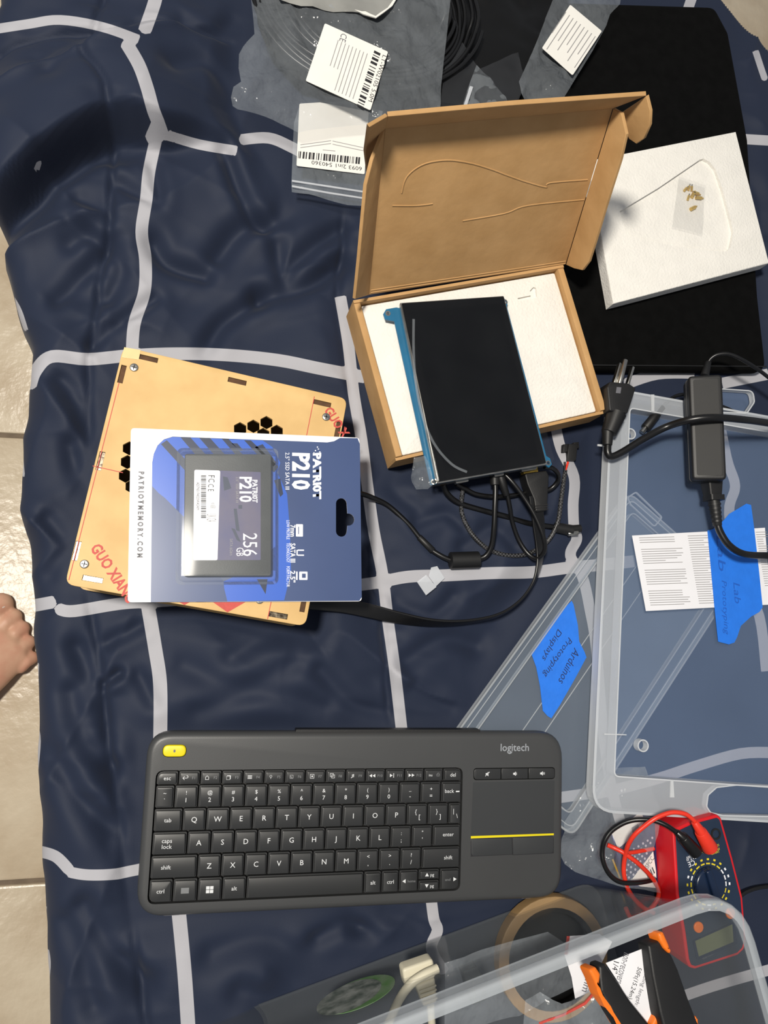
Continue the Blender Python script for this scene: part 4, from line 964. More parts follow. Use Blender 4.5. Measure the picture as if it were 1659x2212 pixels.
# ================================================================ smaller clear lid lying diagonally underneath
DZ0 = .0050
df = Fr(U(1360, 1062, DZ0), U(1000, 1563, DZ0) - U(1360, 1062, DZ0))      # x along the long left edge, y across
dlid = thing('shoebox_lid', 'long clear plastic lid with blue tape lying diagonally half under the large lid', 'bin lid', df.W)
DW_ = df.L((1607, 1235))[1]; sgn = 1 if DW_ > 0 else -1
DLn = .292; DWd = abs(DW_)
def dr(ins, r): return rnd([(ins, sgn * ins), (DLn - ins, sgn * ins), (DLn - ins, sgn * (DWd - ins)), (ins, sgn * (DWd - ins))], r, 6)
panel('outer_skirt', [dr(0, .010), dr(.0016, .009)], -.0085, 0, M['lid_line'], dlid)
panel('rim_flange', [dr(.0016, .009), dr(.0135, .006)], -.0012, 0, M['lid_clear'], dlid)
panel('inner_ridge', [dr(.0048, .008), dr(.0056, .008)], 0, .0006, M['lid_line'], dlid)
panel('inner_wall', [dr(.0135, .006), dr(.0147, .005)], -.006, .0003, M['lid_line'], dlid)
panel('clear_panel', [dr(.0140, .005)], -.006, -.0048, M['lid_clear'], dlid)
for ins in (.050, .068): panel('panel_ridge', [line_quad((.02, sgn * ins), (DLn - .02, sgn * ins), .0007)], -.0048, -.0040, M['lid_line'], dlid)
lt_ = df.Ls([(1352, 1075), (1372, 1062), (1430, 1118), (1412, 1140), (1360, 1092)]); panel('latch_rim', [rnd(lt_, .003), rnd(inset(lt_, .0012), .002)], 0, .002, M['lid_line'], dlid)
TZ = -.0036
def z9(x, y): return (980 + x / 2.443, 1040 + y / 2.443)
th_ = Fr(df.W @ Vector((0, 0, TZ)), Vector((1, 0, 0)))
tp2 = thing('masking_tape_label', 'torn blue masking tape label with black handwriting stuck to the shoebox lid', 'tape', th_.W)
panel('tape', [th_.Ls([z9(*p) for p in ((408, 905), (430, 880), (500, 770), (560, 690), (622, 630), (632, 650), (655, 760), (662, 845), (690, 900), (700, 928), (640, 1040), (560, 1180), (515, 1250), (495, 1238), (470, 1210), (455, 1080), (435, 980))])], 0, .0003, M['tape'], tp2)
for s, a, b2, hh in (('Arduinos', (650, 890), (565, 1065), .0072), ('Prototyping', (612, 830), (478, 1025), .0072), ('Displays', (556, 785), (472, 940), .0072)):
    a_t, l_t, m_t = dir_on(th_, z9(*a), z9(*b2)); text('handwriting', s, .012, m_t, .0004, a_t, M['ink_navy'], tp2, fit=(l_t, hh), shear=.25)

# ================================================================ power adapter and its cords
AZ = .045
af = Fr(U(1497, 1035, .053), Vector((.995, .02, .45)), Vector((-.45, -.05, 1)))
ad = thing('power_adapter', 'black laptop-style power adapter brick resting on the bin lid', 'power adapter', af.W)
al = af.Ls([(1496, 1036), (1570, 1036), (1560, 808), (1487, 812)])
BMt = M['black_matte']
panel('brick_top', [rnd(al, .004)], -.013, 0, BMt, ad, bev=.0022)
panel('brick_bottom', [rnd(inset(al, -.0003), .004)], -.026, -.0134, BMt, ad)
panel('label_panel', [rnd(inset(al, .004), .002)], 0, .0002, mat('satin_black_label', (15, 15, 15), .6, noise=(50, .25)), ad)
def on(o): o.matrix_parent_inverse = ad.matrix_world.inverted(); return o
bpy.context.view_layer.update()
on(seg('cable_boot', U(1522, 812, .030), U(1530, 782, .030), .0042, .0030, BMt, ad))
on(tube('output_cable', [(1528, 790, .030), (1534, 776, .032), (1550, 766, .036), (1575, 765, .040), (1605, 778, .042), (1640, 800, .040), (1680, 832, .036), (1760, 900, .030)], .0018, BR, ad))
on(tube('output_cable', [(1760, 925, .022), (1680, 912, .022), (1610, 898, .020), (1570, 882, .018), (1530, 866, .016), (1484, 853, .018), (1462, 855, .020), (1444, 866, .020), (1428, 884, .019)], .0018, BR, ad))
on(seg('barrel_plug', U(1430, 880, .0195), U(1394, 925, .0185), .0042, .0048, BMt, ad)); on(seg('barrel_tip', U(1397, 920, .0185), U(1386, 934, .0180), .0026, .0026, M['steel'], ad))
pc = thing('mains_cable', 'black mains cord with a three-prong plug and its socket end in the adapter', 'cable', None)
seg('socket_connector', U(1536, 1036, .040), U(1540, 1078, .040), .0078, .0058, BMt, pc, prof=rnd([(-1.05, -1), (1.05, -1), (1.05, 1), (-1.05, 1)], .3, 3))
seg('connector_collar', U(1541, 1070, .040), U(1542, 1082, .040), .0075, .0075, BMt, pc, prof=rnd([(-1, -1), (1, -1), (1, 1), (-1, 1)], .3, 3))
seg('strain_relief', U(1542, 1080, .040), U(1550, 1136, .040), .0055, .0042, BMt, pc)
for k in range(5): seg('relief_rib', U(1543 + 1.3 * k, 1088 + 9 * k, .040), U(1543.6 + 1.3 * k, 1092 + 9 * k, .040), .0060 - .0003 * k, .0060 - .0003 * k, BMt, pc)
tube('cord', [(1548, 1125, .040), (1556, 1150, .040), (1575, 1178, .041), (1605, 1196, .041), (1650, 1200, .036), (1720, 1196, .041), (1800, 1150, .03), (1810, 1030, .03), (1740, 930, .045), (1659, 914, .060), (1600, 906, .072), (1540, 902, .072), (1490, 907, .064), (1440, 922, .048), (1390, 948, .042), (1345, 976, .038), (1322, 986, .036), (1313, 978, .036), (1313, 955, .036)], .0034, BR, pc)
seg('strain_relief', U(1312, 962, .037), U(1313, 928, .037), .0044, .0056, BMt, pc)
seg('plug_neck', U(1315, 936, .037), U(1332, 892, .038), .0072, .0092, BMt, pc)
pg = Fr(U(1300, 888, .045), U(1362, 896, .045) - U(1300, 888, .045))
o = panel('plug_body', [rnd(pg.Ls([(1317, 887), (1356, 893), (1374, 838), (1358, 828), (1318, 824), (1312, 836)]), .002)], -.019, 0, BMt, pc, bev=.0012); o.matrix_world = pg.W
o = bars('plug_mark', [pg.Ls([(1332, 836), (1342, 837), (1340, 850), (1330, 849)])], .0002, M['grey_ink'], pc); o.matrix_world = pg.W
for a, b2, r, zz_ in (((1325, 830), (1338, 786), .0022, .038), ((1337, 832), (1351, 778), .0026, .042), ((1354, 834), (1366, 794), .0022, .038)):
    seg('prong', U(*a, zz_), U(*b2, zz_), r, r, M['steel'], pc, prof=None if r > .0025 else rrect(0, 0, 1.0, 2.6, .1, 2))

# ================================================================ multimeter with leads
MZ = .034
mf = zfr((1466, 2090), (1600, 2040), MZ)
def zm(x, y): return (1380 + x / 5.67, 1740 + y / 5.67)
mm_ = thing('multimeter', 'red and navy digital multimeter beside the clear tub', 'multimeter', Matrix.Translation((mf.W.translation.x, mf.W.translation.y, 0)) @ mf.W.to_3x3().to_4x4())
face = mf.Ls([zm(*p) for p in ((445, 325), (650, 228), (955, 148), (985, 175), (1120, 650), (1242, 1130), (1285, 1640), (1262, 1740), (1200, 1800), (690, 1965), (640, 1950), (615, 1880), (570, 1540), (490, 1090))])
hol = inset(face, -.0026)
panel('holster', [rnd(hol, .004, 3)], 0, MZ, M['red_holster'], mm_, bev=.0015)
panel('face', [rnd(face, .002, 3)], MZ - .001, MZ + .0006, M['navy_face'], mm_, bev=.0003)
FZm = MZ + .0007
dc_ = Vector(mf.L(zm(855, 965), FZm - MZ))
dial = panel('dial', [ngon(*dc_, .0150, 36)], MZ, MZ + .005, M['navy_knob'], mm_, bev=.0025)
dvec = (Vector(mf.L(zm(800, 800))) - dc_).normalized(); panel('dial_grip', [rnd(line_quad(dc_ - dvec * .0145, dc_ + dvec * .0145, .006), .002, 3)], MZ + .0048, MZ + .009, M['navy_knob'], dial, bev=.0015)
base = math.atan2(dvec.y, dvec.x)
for k in range(20):
    a = base + k * 2 * math.pi / 20
    p = lambda r, a=a: (dc_.x + r * math.cos(a), dc_.y + r * math.sin(a))
    ink = M['yellow_ink'] if k not in (3, 14, 15, 16, 9) else WI
    tang = Vector((-math.sin(a), math.cos(a)))
    c = Vector(p(.0172)); bars('dial_mark', [line_quad(c - tang * .0019, c + tang * .0019, .0012)], FZm, ink, mm_)
    c = Vector(p(.0208)); bars('range_print', [line_quad(c - tang * .0011, c + tang * .0011, .0016)], FZm, ink, mm_)
for p in ((730, 1490), (1120, 1320)): panel('button', [ngon(*mf.L(zm(*p), .001), .0046, 20)], MZ, MZ + .002, M['orange'], mm_, bev=.0008, label='round orange button')
panel('display_frame', [rnd(mf.Ls([zm(*p) for p in ((650, 1650), (1160, 1420), (1200, 1690), (700, 1890))]), .002)], MZ, MZ + .0009, M['navy_knob'], mm_)
flat('display', mf.Ls([zm(*p) for p in ((690, 1660), (1145, 1455), (1160, 1670), (735, 1850))], .001), MZ + .001, M['meter_lcd'], mm_)
for p in ((945, 350), (690, 560), (820, 520)): panel('jack', [ngon(*mf.L(zm(*p), .001), .0050, 18), ngon(*mf.L(zm(*p), .001), .0034, 18)], MZ, MZ + .0012, M['black_matte'], mm_)
def mt(s, a, b2, hh, ink):
    if a[0] < b2[0]: a, b2 = b2, a
    a_t, l_t, m_t = dir_on(mf, zm(*a), zm(*b2)); text('face_print', s, .01, m_t, FZm, a_t, ink, mm_, fit=(l_t, hh))
mt('CE', (680, 690), (600, 725), .0044, WI); mt('COM', (700, 545), (790, 515), .0026, WI); mt('VΩmA', (740, 580), (815, 560), .0024, M['yellow_ink']); mt('10A MAX', (865, 520), (975, 480), .0022, M['yellow_ink']); mt('FUSED', (870, 560), (980, 525), .0022, M['yellow_ink']); mt('UNFUSED', (880, 590), (975, 560), .0020, M['yellow_ink'])
mt('MAX 600V', (575, 640), (705, 600), .0022, WI); mt('CAT III', (580, 665), (705, 628), .0022, WI); mt('DIGITAL METER', (770, 1870), (900, 1810), .0022, M['grey_ink'])
def zb(x, y): return (1200 + x / 5.53, 1600 + y / 5.53)
ld = thing('red_test_lead', 'red multimeter test lead looped over the foil package', 'test lead', None)
seg('plug', U(1500, 1775, .050), U(1516, 1800, .048), .0030, .0046, M['red_rubber'], ld); seg('plug_shroud', U(1513, 1796, .048), U(1534, 1832, .040), .0052, .0068, M['red_rubber'], ld)
def zz3(pts): return [(*zb(x, y), z) for x, y, z in pts]
tube('lead', zz3([(1660, 960, .05), (1560, 880, .05), (1420, 855, .048), (1300, 880, .046), (1180, 935, .044), (1050, 1030, .040), (940, 1130, .036), (870, 1240, .03), (840, 1340, .024), (820, 1450, .02), (815, 1560, .018), (830, 1660, .016), (870, 1780, .012), (950, 1900, .010), (1060, 2000, .010), (1180, 2060, .012)]) , .0020, M['red_rubber'], ld)
tube('lead', zz3([(620, 1245, .016), (700, 1280, .018), (800, 1330, .022), (900, 1400, .024), (980, 1460, .024), (1060, 1535, .022), (1130, 1610, .018), (1200, 1710, .012), (1235, 1790, .010), (1215, 1900, .008), (1130, 2010, .008), (1020, 2080, .008), (900, 2110, .008), (840, 2000, .010)]), .0020, M['red_rubber'], ld)
tube('lead', zz3([(845, 1345, .018), (950, 1330, .016), (1050, 1312, .014), (1170, 1290, .010)]), .0018, M['red_rubber'], ld)
lb = thing('black_test_lead', 'black multimeter test lead coiled beside the red one', 'test lead', None)
seg('plug', U(1461, 1797, .044), U(1478, 1812, .044), .0026, .0042, BR, lb); seg('plug_shroud', U(1474, 1808, .044), U(1504, 1842, .040), .0050, .0060, BR, lb)
tube('lead', zz3([(1440, 1090, .044), (1320, 1010, .042), (1180, 955, .038), (1030, 942, .034), (900, 955, .030), (780, 1000, .026), (660, 1085, .022), (590, 1190, .02), (560, 1310, .018), (570, 1440, .018), (620, 1560, .018), (700, 1650, .018), (800, 1695, .018), (930, 1700, .018), (1060, 1685, .016), (1190, 1655, .012)]), .0021, BR, lb)
# thin black cable running off to the right
t = thing('thin_black_cable', 'thin black cable running off beside the right edge of the multimeter', 'cable', None)
tube('cable', [(1596, 1938, .006), (1612, 1926, .006), (1640, 1917, .007), (1680, 1914, .007), (1760, 1920, .006)], .0020, BR, t)
# foil package under the leads
pk = zfr((1310, 1870), (1420, 1870), .006)
pkt = thing('foil_package', 'blue dotted antistatic package with white labels under the red test lead', 'package', pk.W)
panel('foil_bag', [pk.Ls([zb(*p) for p in ((660, 1090), (1020, 860), (1200, 930), (1230, 1300), (1260, 1760), (900, 1760), (760, 1500))])], -.005, 0, M['copperboard'], pkt, bev=.002)
q = [ngon(*pk.L(zb(880 + 55 * i - 22 * j + (18 if j > 4 else 0), 1330 + 62 * j - 34 * i * (1 if j < 5 else 1))), .0011, 8) for i in range(6) for j in range(9)]
fb_ = pk.Ls([zb(*p) for p in ((660, 1090), (1020, 860), (1200, 930), (1230, 1300), (1260, 1760), (900, 1760), (760, 1500))]); q = [c for c in q if all(inside(p, fb_) for p in c)]
bars('dot_pattern', q, .0001, M['silver_dot'], pkt)['kind'] = 'stuff'
flat('white_label', pk.Ls([zb(*p) for p in ((670, 1110), (1020, 845), (1065, 960), (880, 1180), (745, 1290))]), .0002, M['label'], pkt)
bars('code_print', [pk.Ls([zb(*p) for p in ((905, 1040), (985, 990), (1000, 1060), (920, 1115))])], .0003, M['faint_ink'], pkt)
flat('white_label', pk.Ls([zb(*p) for p in ((900, 1670), (1165, 1320), (1200, 1560), (1210, 1760), (1010, 1740))]), .0002, M['label'], pkt)
a_t, l_t, m_t = dir_on(pk, zb(1055, 1560), zb(1160, 1390)); text('label_print', 'B-SPCC', .01, m_t, .0003, a_t, M['black_ink'], pkt, fit=(l_t, .004))
bars('barcode', [pk.Ls([zb(*p) for p in ((1080 + 22 * k, 1590 - 24 * k), (1090 + 22 * k, 1578 - 24 * k), (1120 + 22 * k, 1650 - 24 * k), (1110 + 22 * k, 1662 - 24 * k))]) for k in range(4)], .0003, M['black_ink'], pkt)
# crumpled clear bag around it
cb = zfr((1215, 1850), (1400, 1850), .011)
bg_ = thing('crumpled_clear_bag', 'crumpled clear plastic bag between keyboard and multimeter', 'plastic bag', cb.W)
sheet('bag_film', cb, [(1214, 1850), (1214, 1775), (1262, 1710), (1300, 1660), (1390, 1655), (1420, 1740), (1415, 1800), (1400, 1860), (1420, 1925), (1345, 1914), (1300, 1903), (1240, 1882), (1222, 1868)], M['clear_bag'], bg_, .004, .0048, 34, seed=9)
# pin header strip inside the bag
t = thing('pin_strip', 'thin gold-tipped metal pin lying in the crumpled bag', 'metal pin', None)
seg('pin', U(*zb(680, 1415), .013), U(*zb(770, 1640), .013), .0009, .0009, M['gold'], t)

# ================================================================ black sleeve, foam slab and brass standoffs
sf = zfr((1262, 797), (1655, 797), .011)
sl = thing('laptop_sleeve', 'large black felt laptop sleeve under the white foam slab', 'sleeve', Matrix.Translation((sf.W.translation.x, sf.W.translation.y, 0)) @ sf.W.to_3x3().to_4x4())
panel('sleeve_body', [rnd(sf.Ls([(1258, 797), (1658, 800), (1640, 640), (1618, 300), (1576, 70), (1545, 12), (1230, 2), (940, -30), (930, 250), (1180, 545), (1212, 600)]), .012, 5)], 0, .011, M['felt'], sl, bev=.005)
panel('sleeve_seam', [sf.Ls([(1270, 788), (1655, 791), (1655, 793), (1270, 790)])], .0109, .0118, M['black_matte'], sl)
WZ = .027
wf = zfr((1325, 657), (1659, 570), WZ)
fs = thing('foam_slab', 'flat white foam slab with a cut recess lying on the black sleeve', 'foam', wf.W)
def z5(x, y): return (1250 + x / 4.056, 260 + y / 4.056)
fo = wf.Ls([(1325, 656), (1662, 568), (1590, 284), (1270, 347)])
rec = wf.Ls([z5(*p) for p in ((360, 795), (700, 590), (1060, 345), (1095, 335), (1150, 365), (1200, 430), (1260, 600), (1340, 900), (1355, 980), (1330, 1110), (1300, 1145), (1240, 1150), (900, 1110), (620, 1060), (430, 1010), (390, 900))])
panel('foam_layer', [fo], -.0145, -.0036, M['foam'], fs)
panel('foam_top', [fo, rec], -.0036, 0, M['foam'], fs, bev=.0012)
zbf = Fr(wf.W @ Vector((0, 0, -.0030)), wf.W.to_3x3() @ Vector((1, 0, 0)))
zb_ = thing('small_zip_bag', 'tiny clear zip bag of brass standoffs in the foam recess', 'plastic bag', zbf.W)
sheet('bag_film', zbf, [z5(*p) for p in ((880, 490), (1110, 570), (1100, 800), (1090, 1000), (820, 930))], mat('hazy_bag_film', (170, 170, 168), .3, alpha=.16, noise=(40, .2)), zb_, .004, .0006, 60, h=.0046, seed=4)
zbf2 = Fr(wf.W @ Vector((0, 0, -.0035)), wf.W.to_3x3() @ Vector((1, 0, 0)))
spots = [((935, 605), .5, 'M'), ((965, 595), .9, 'M'), ((990, 600), 1.1, 'M'), ((1025, 640), -.5, 'F'), ((1050, 680), -.3, 'F'), ((1000, 655), .7, 'F'), ((960, 680), .9, 'M'), ((1000, 770), .2, 'F')]
for i, (p, a, k) in enumerate(spots):
    c = zbf2.L(z5(*p), .0014)
    t = thing('brass_standoff', 'tiny brass hex standoff in the small zip bag' if k == 'F' else 'tiny thin standoff with a silvery stud in the small zip bag', 'standoff', zbf2.W @ Matrix.Translation((c[0], c[1], .0016)) @ Matrix.Rotation(a, 4, 'Z'), 'brass standoffs in the zip bag' if k == 'F' else 'silver-studded standoffs in the zip bag')
    L_ = .0066 if k == 'F' else .0050
    sweep('hex_body', [Vector((-L_ / 2, 0, 0)), Vector((L_ / 2, 0, 0))], ngon(0, 0, .0019 if k == 'F' else .0013, 6), M['gold'], t, smooth=False)
    sweep('threaded_stud', [Vector((L_ / 2, 0, 0)), Vector((L_ / 2 + .0024, 0, 0))], ngon(0, 0, .0007, 8), M['gold'] if k == 'F' else M['steel'], t, smooth=False)

# ================================================================ bags across the far end
def z1(x, y): return (480 + x / 3.318, x * 0 + y / 3.318)
bb = zfr((700, 200), (900, 200), .0)
kb_ = thing('black_plastic_bag', 'black plastic bag under the clear bags at the top', 'plastic bag', Matrix.Translation((bb.W.translation.x, bb.W.translation.y, 0)) @ bb.W.to_3x3().to_4x4())
sheet('bag_film', bb, [(548, -60), (556, 60), (575, 105), (640, 175), (760, 205), (900, 215), (1000, 235), (1110, 225), (1180, 120), (1225, 30), (1235, -60)], M['black_film'], kb_, .007, .0040, 22, h=.0175, seed=12)
# coil of cable inside the large clear bag
cc = thing('cable_coil', 'coil of black cable inside the large clear bag', 'cable', None)
ctr = U(790, 20, .02); loops = []
for k in range(9):
    R_ = .062 + .0042 * k; n = 44; z = .0265 + .0016 * (k % 3) + .001 * math.sin(k)
    for i in range(n):
        a = 2 * math.pi * i / n; t_ = i / n; rr = R_ + .0042 * t_ + .0015 * math.sin(3 * a + k)
        loops.append(Vector((ctr.x + rr * 1.15 * math.cos(a), ctr.y + rr * .95 * math.sin(a), z + .002 * math.sin(2 * a + k))))
sweep('coiled_cable', smooth_path(loops, 2), circ(.0021, 8), BR, cc)
ba = zfr((620, 270), (900, 240), .036)
A_ = thing('large_clear_bag', 'large clear plastic bag with a white barcode label holding a cable coil', 'plastic bag', ba.W)
sheet('bag_film', ba, [z1(*p) for p in ((205, -80), (230, 260), (180, 305), (120, 395), (118, 480), (135, 590), (80, 640), (63, 690), (75, 750), (110, 785), (300, 840), (480, 905), (545, 945), (800, 900), (1040, 880), (1170, 850), (1560, 800), (1590, 430), (1640, -80))], M['clear_bag2'], A_, .005, .0034, 30, h=0, seed=2)
lbA = Fr(ba.W @ Vector((0, 0, .0045)), ba.W.to_3x3() @ Vector((1, 0, 0)))
def label_on(name, lab, fr, quad, prints, m=M['label'], cat='label', rr=.0015):
    t = thing(name, lab, cat, fr.W)
    panel('label_paper', [rnd(fr.Ls(quad), rr, 3)], 0, .0003, m, t)
    return t
lA = label_on('barcode_label', 'white barcode label tilted on the large clear bag', lbA, [z1(*p) for p in ((735, 168), (1188, 372), (1062, 792), (598, 580))], None)
def on_label(fr, parent, zf, lines, codes, z=.00034, ink=M['faint_ink'], wd=.0007):
    if lines: bars('printed_lines', [line_quad(fr.L(zf(*a)), fr.L(zf(*b2)), wd) for a, b2 in lines], z, ink, parent)['kind'] = 'stuff'
    q = []
    for (p0, p1, p2, n) in codes:                     # barcode: from p0 to p1, bars reach p2
        P0, P1, P2 = [Vector(fr.L(zf(*p))) for p in (p0, p1, p2)]; dv = P1 - P0; hv = P2 - P0; s = 0.0
        while s < 1:
            w_ = random.choice([.4, .8, 1.2]) / n; e = min(s + w_, 1)
            q.append([tuple(P0 + dv * s), tuple(P0 + dv * e), tuple(P0 + dv * e + hv), tuple(P0 + dv * s + hv)]); s = e + random.choice([.4, .7, 1.1]) / n
    if q: bars('barcode', q, z, M['black_ink'], parent)['kind'] = 'stuff'
ln = []
for k in range(11):
    x_, y_ = 760 + 26 * k, 235 + 12 * k
    e_ = .88 if k > 4 else (.5 if k > 1 else 0)
    if e_: ln.append(((x_ + 20, y_ + 30), (x_ + 20 - 118 * e_, y_ + 30 + 370 * e_)))
on_label(lbA, lA, z1, ln, [((1090, 362), (965, 755), (1135, 385), 26)])
a_t, l_t, m_t = dir_on(lbA, z1(1165, 400), z1(1060, 730)); text('label_print', 'LT-W02105 5.0M', .01, m_t, .00034, a_t, M['black_ink'], lA, fit=(l_t, .0040))
a_t, l_t, m_t = dir_on(lbA, z1(875, 245), z1(860, 300)); text('label_print', 'CE', .01, m_t, .00034, a_t, M['grey_ink'], lA, fit=(l_t, .006))
# small zip bag with barcode label
bB = zfr((632, 412), (790, 440), .014)
B_ = thing('zip_bag', 'small clear zip bag with a barcode label half under the cardboard lid', 'plastic bag', bB.W)
sheet('bag_film', bB, [z1(*p) for p in ((515, 880), (505, 1100), (497, 1300), (500, 1372), (620, 1395), (760, 1440), (900, 1475), (1050, 1478), (1060, 1200), (1150, 800), (900, 720), (560, 740))], M['clear_bag'], B_, .004, .0012, 26, seed=6)
for k in range(2): panel('zip_seal', [bB.Ls([z1(*p) for p in ((498, 1300 + 38 * k), (760, 1340 + 46 * k), (1050, 1385 + 46 * k), (1050, 1396 + 46 * k), (760, 1352 + 46 * k), (498, 1312 + 38 * k))])], .0015, .0026, M['frosted'], B_)
lbB = Fr(bB.W @ Vector((0, 0, .0020)), bB.W.to_3x3() @ Vector((1, 0, 0)))
lB = label_on('barcode_label', 'white barcode label on the small zip bag beside the box', lbB, [z1(*p) for p in ((553, 745), (700, 735), (1050, 800), (1020, 1250), (532, 1190))], None)
on_label(lbB, lB, z1, [((560, 1040), (780, 1010)), ((790, 1012), (1010, 1060)), ((560, 1060), (780, 1030)), ((790, 1035), (1010, 1082)), ((720, 1076), (810, 1084))], [((548, 1085), (1000, 1130), (543, 1135), 40)])
a_t, l_t, m_t = dir_on(lbB, z1(1000, 1212), z1(640, 1165)); text('label_print', '6093 2in1 540360', .01, m_t, .00034, a_t, M['black_ink'], lB, fit=(l_t, .0040))
# narrow clear bag with printed label
bC = zfr((1125, 215), (1205, 220), .030)
C_ = thing('narrow_clear_bag', 'narrow clear bag with a printed white label lying over the black sleeve', 'plastic bag', bC.W)
sheet('bag_film', bC, [(1205, -30), (1345, -30), (1337, 12), (1316, 34), (1308, 58), (1280, 110), (1240, 175), (1205, 232), (1140, 236), (1124, 205), (1120, 178), (1150, 112)], M['clear_bag2'], C_, .004, .0032, 46, seed=8)
def zc(x, y): return (1140 + x / 7.54, y / 7.54)
lbC = Fr(bC.W @ Vector((0, 0, .0042)), bC.W.to_3x3() @ Vector((1, 0, 0)))
lC = label_on('printed_label', 'white label of fine print on the narrow clear bag', lbC, [zc(*p) for p in ((690, 78), (1205, 510), (728, 1230), (230, 785))], None)
ln = []
for k in range(9):
    o_ = k / 8; a = (620 + 480 * o_ - 0, 200 + 395 * o_); L_ = random.uniform(.55, .95)
    ln.append(((a[0], a[1]), (a[0] - 400 * L_, a[1] + 600 * L_)))
on_label(lbC, lC, zc, ln, [], wd=.0009)
# little clear bag and smoky bag by the box lid
bD = zfr((995, 238), (1105, 230), .026)
D_ = thing('little_clear_bag', 'corner of a little clear bag poking up behind the cardboard lid', 'plastic bag', bD.W)
sheet('bag_film', bD, [(1028, 144), (1044, 155), (1070, 185), (1110, 240), (1080, 270), (995, 270), (1000, 225), (1014, 180)], M['clear_bag'], D_, .003, .0022, 70, seed=10)
panel('zip_seal', [bD.Ls([(1013, 190), (1020, 192), (1004, 240), (997, 240)])], .002, .003, M['frosted'], D_)
bE = zfr((960, 235), (1030, 235), .026)
E_ = thing('smoky_bag', 'dark smoky plastic bag between the large clear bag and the black bag', 'plastic bag', bE.W)
sheet('bag_film', bE, [(950, 240), (962, 130), (998, 94), (1036, 150), (1120, 112), (1135, 180), (1110, 240)], M['smoke_bag'], E_, .005, .0018, 34, seed=13)
# torn grey mailer at the very top
bF = zfr((620, 10), (840, 20), .040)
F_ = thing('torn_mailer', 'torn grey plastic mailer edge at the very top', 'plastic bag', bF.W)
sheet('mailer_film', bF, [(575, -50), (604, 2), (650, 14), (700, 22), (760, 30), (782, 33), (800, 38), (811, 42), (830, 28), (842, 20), (856, -4), (880, -50)], M['grey_film'], F_, .005, .0024, 30, seed=14)
panel('torn_edge', [bF.Ls([(765, 26), (780, 30), (788, 30), (800, 36), (810, 40), (818, 34), (836, 22), (846, 8), (853, -2), (858, -2), (846, 18), (828, 32), (811, 44), (797, 40), (784, 36)])], .002, .0032, M['label'], F_)

# ================================================================ clear tub at the lower right and what it holds
TZ_ = .140
def V2(v): return Vector((v.x, v.y))
rc, rl, rr_ = U(1592, 1934, TZ_), U(893, 2212, TZ_), U(1655, 2212, TZ_)
e1 = V2(rl - rc).normalized(); e2 = V2(rr_ - rc).normalized()
e2 = Vector((-e1.y, e1.x)) if Vector((-e1.y, e1.x)).dot(e2) > 0 else Vector((e1.y, -e1.x))
bc = U(1290, 1900, .002); be = V2(U(640, 2130, .002) - bc).normalized()
TF = Fr((bc.x, bc.y, 0), Vector((e1.x, e1.y, 0)))
tub = thing('storage_tub', 'deep clear plastic storage tub of tools in the lower right corner', 'tub', TF.W)
s2 = 1 if (TF.I.to_3x3() @ Vector((e2.x, e2.y, 0))).y > 0 else -1
rco = TF.I @ rc
LB, WB = .36, .25
def loop_at(k):        # k = 0 base .. 1 rim: the tub widens upwards
    ox, oy = rco.x * k, rco.y * k
    x_0, x_1 = ox, LB - ox
    y_0, y_1 = oy, s2 * WB - oy
    r = .020 + .016 * k
    return rnd([(x_0, y_0), (x_1, y_0), (x_1, y_1), (x_0, y_1)], r, 6)
def wall_mesh(name, k0, k1, z0, z1, m, th=.0015):
    a, b2 = loop_at(k0), loop_at(k1); n = len(a); v = []; f = []
    ai, bi = inset(a, th), inset(b2, th)
    if area(a) < 0: a, b2 = ccw(a), ccw(b2)
    v = [(p[0], p[1], z0) for p in a] + [(p[0], p[1], z1) for p in b2] + [(p[0], p[1], z0) for p in ai] + [(p[0], p[1], z1) for p in bi]
    for i in range(n):
        j = (i + 1) % n
        f += [(i, j, n + j, n + i), (2 * n + j, 2 * n + i, 3 * n + i, 3 * n + j), (n + i, n + j, 3 * n + j, 3 * n + i)]
    o = mesh_obj(name, v, f, m, tub); smart(o, 40); return o
wall_mesh('tub_side', 0, .97, .0015, TZ_ - .006, M['tub_wall'])
panel('bottom', [loop_at(0)], 0, .0015, M['tub_wall'], tub)
ro = inset(ccw(loop_at(1)), -.005)
panel('rim', [ro, inset(ccw(loop_at(1)), .002)], TZ_ - .006, TZ_, M['tub_rim'], tub, bev=.002)
panel('rim_lip', [ro, inset(ro, .0012)], TZ_ - .016, TZ_ - .006, M['tub_rim'], tub)
bpy.context.view_layer.update()
# green round sticker on the long wall
wA = TF.W @ Vector((0, 0, .0015)); wB = TF.W @ Vector((.2, 0, .0015)); wC = TF.W @ Vector((rco.x * .97, rco.y * .97, TZ_ - .006))
nn = (wB - wA).cross(wC - wA).normalized(); nn = nn if nn.dot(EYE - wA) > 0 else -nn
SF = Fr(wA + nn * .0004, wB - wA, nn)
el = []
for i in range(40):
    a = 2 * math.pi * i / 40; ux, uy = 87 * math.cos(a), 30 * math.sin(a); el.append((772 + ux * .927 + uy * .375, 2149 - ux * .375 + uy * .927))
st = thing('round_sticker', 'round green and grey sticker on the side of the clear tub', 'sticker', SF.W)
panel('sticker_disc', [SF.Ls(el)], 0, .0003, M['green'], st)
el2 = [(772 + (x - 772) * .86 - 18, 2149 + (y_ - 2149) * .92 + 6) for x, y_ in el]; flat('sticker_print', SF.Ls(el2), .0004, mat('grey_sticker', (150, 154, 148), .5, noise=(90, .5), rgb2=(80, 90, 82)), st)
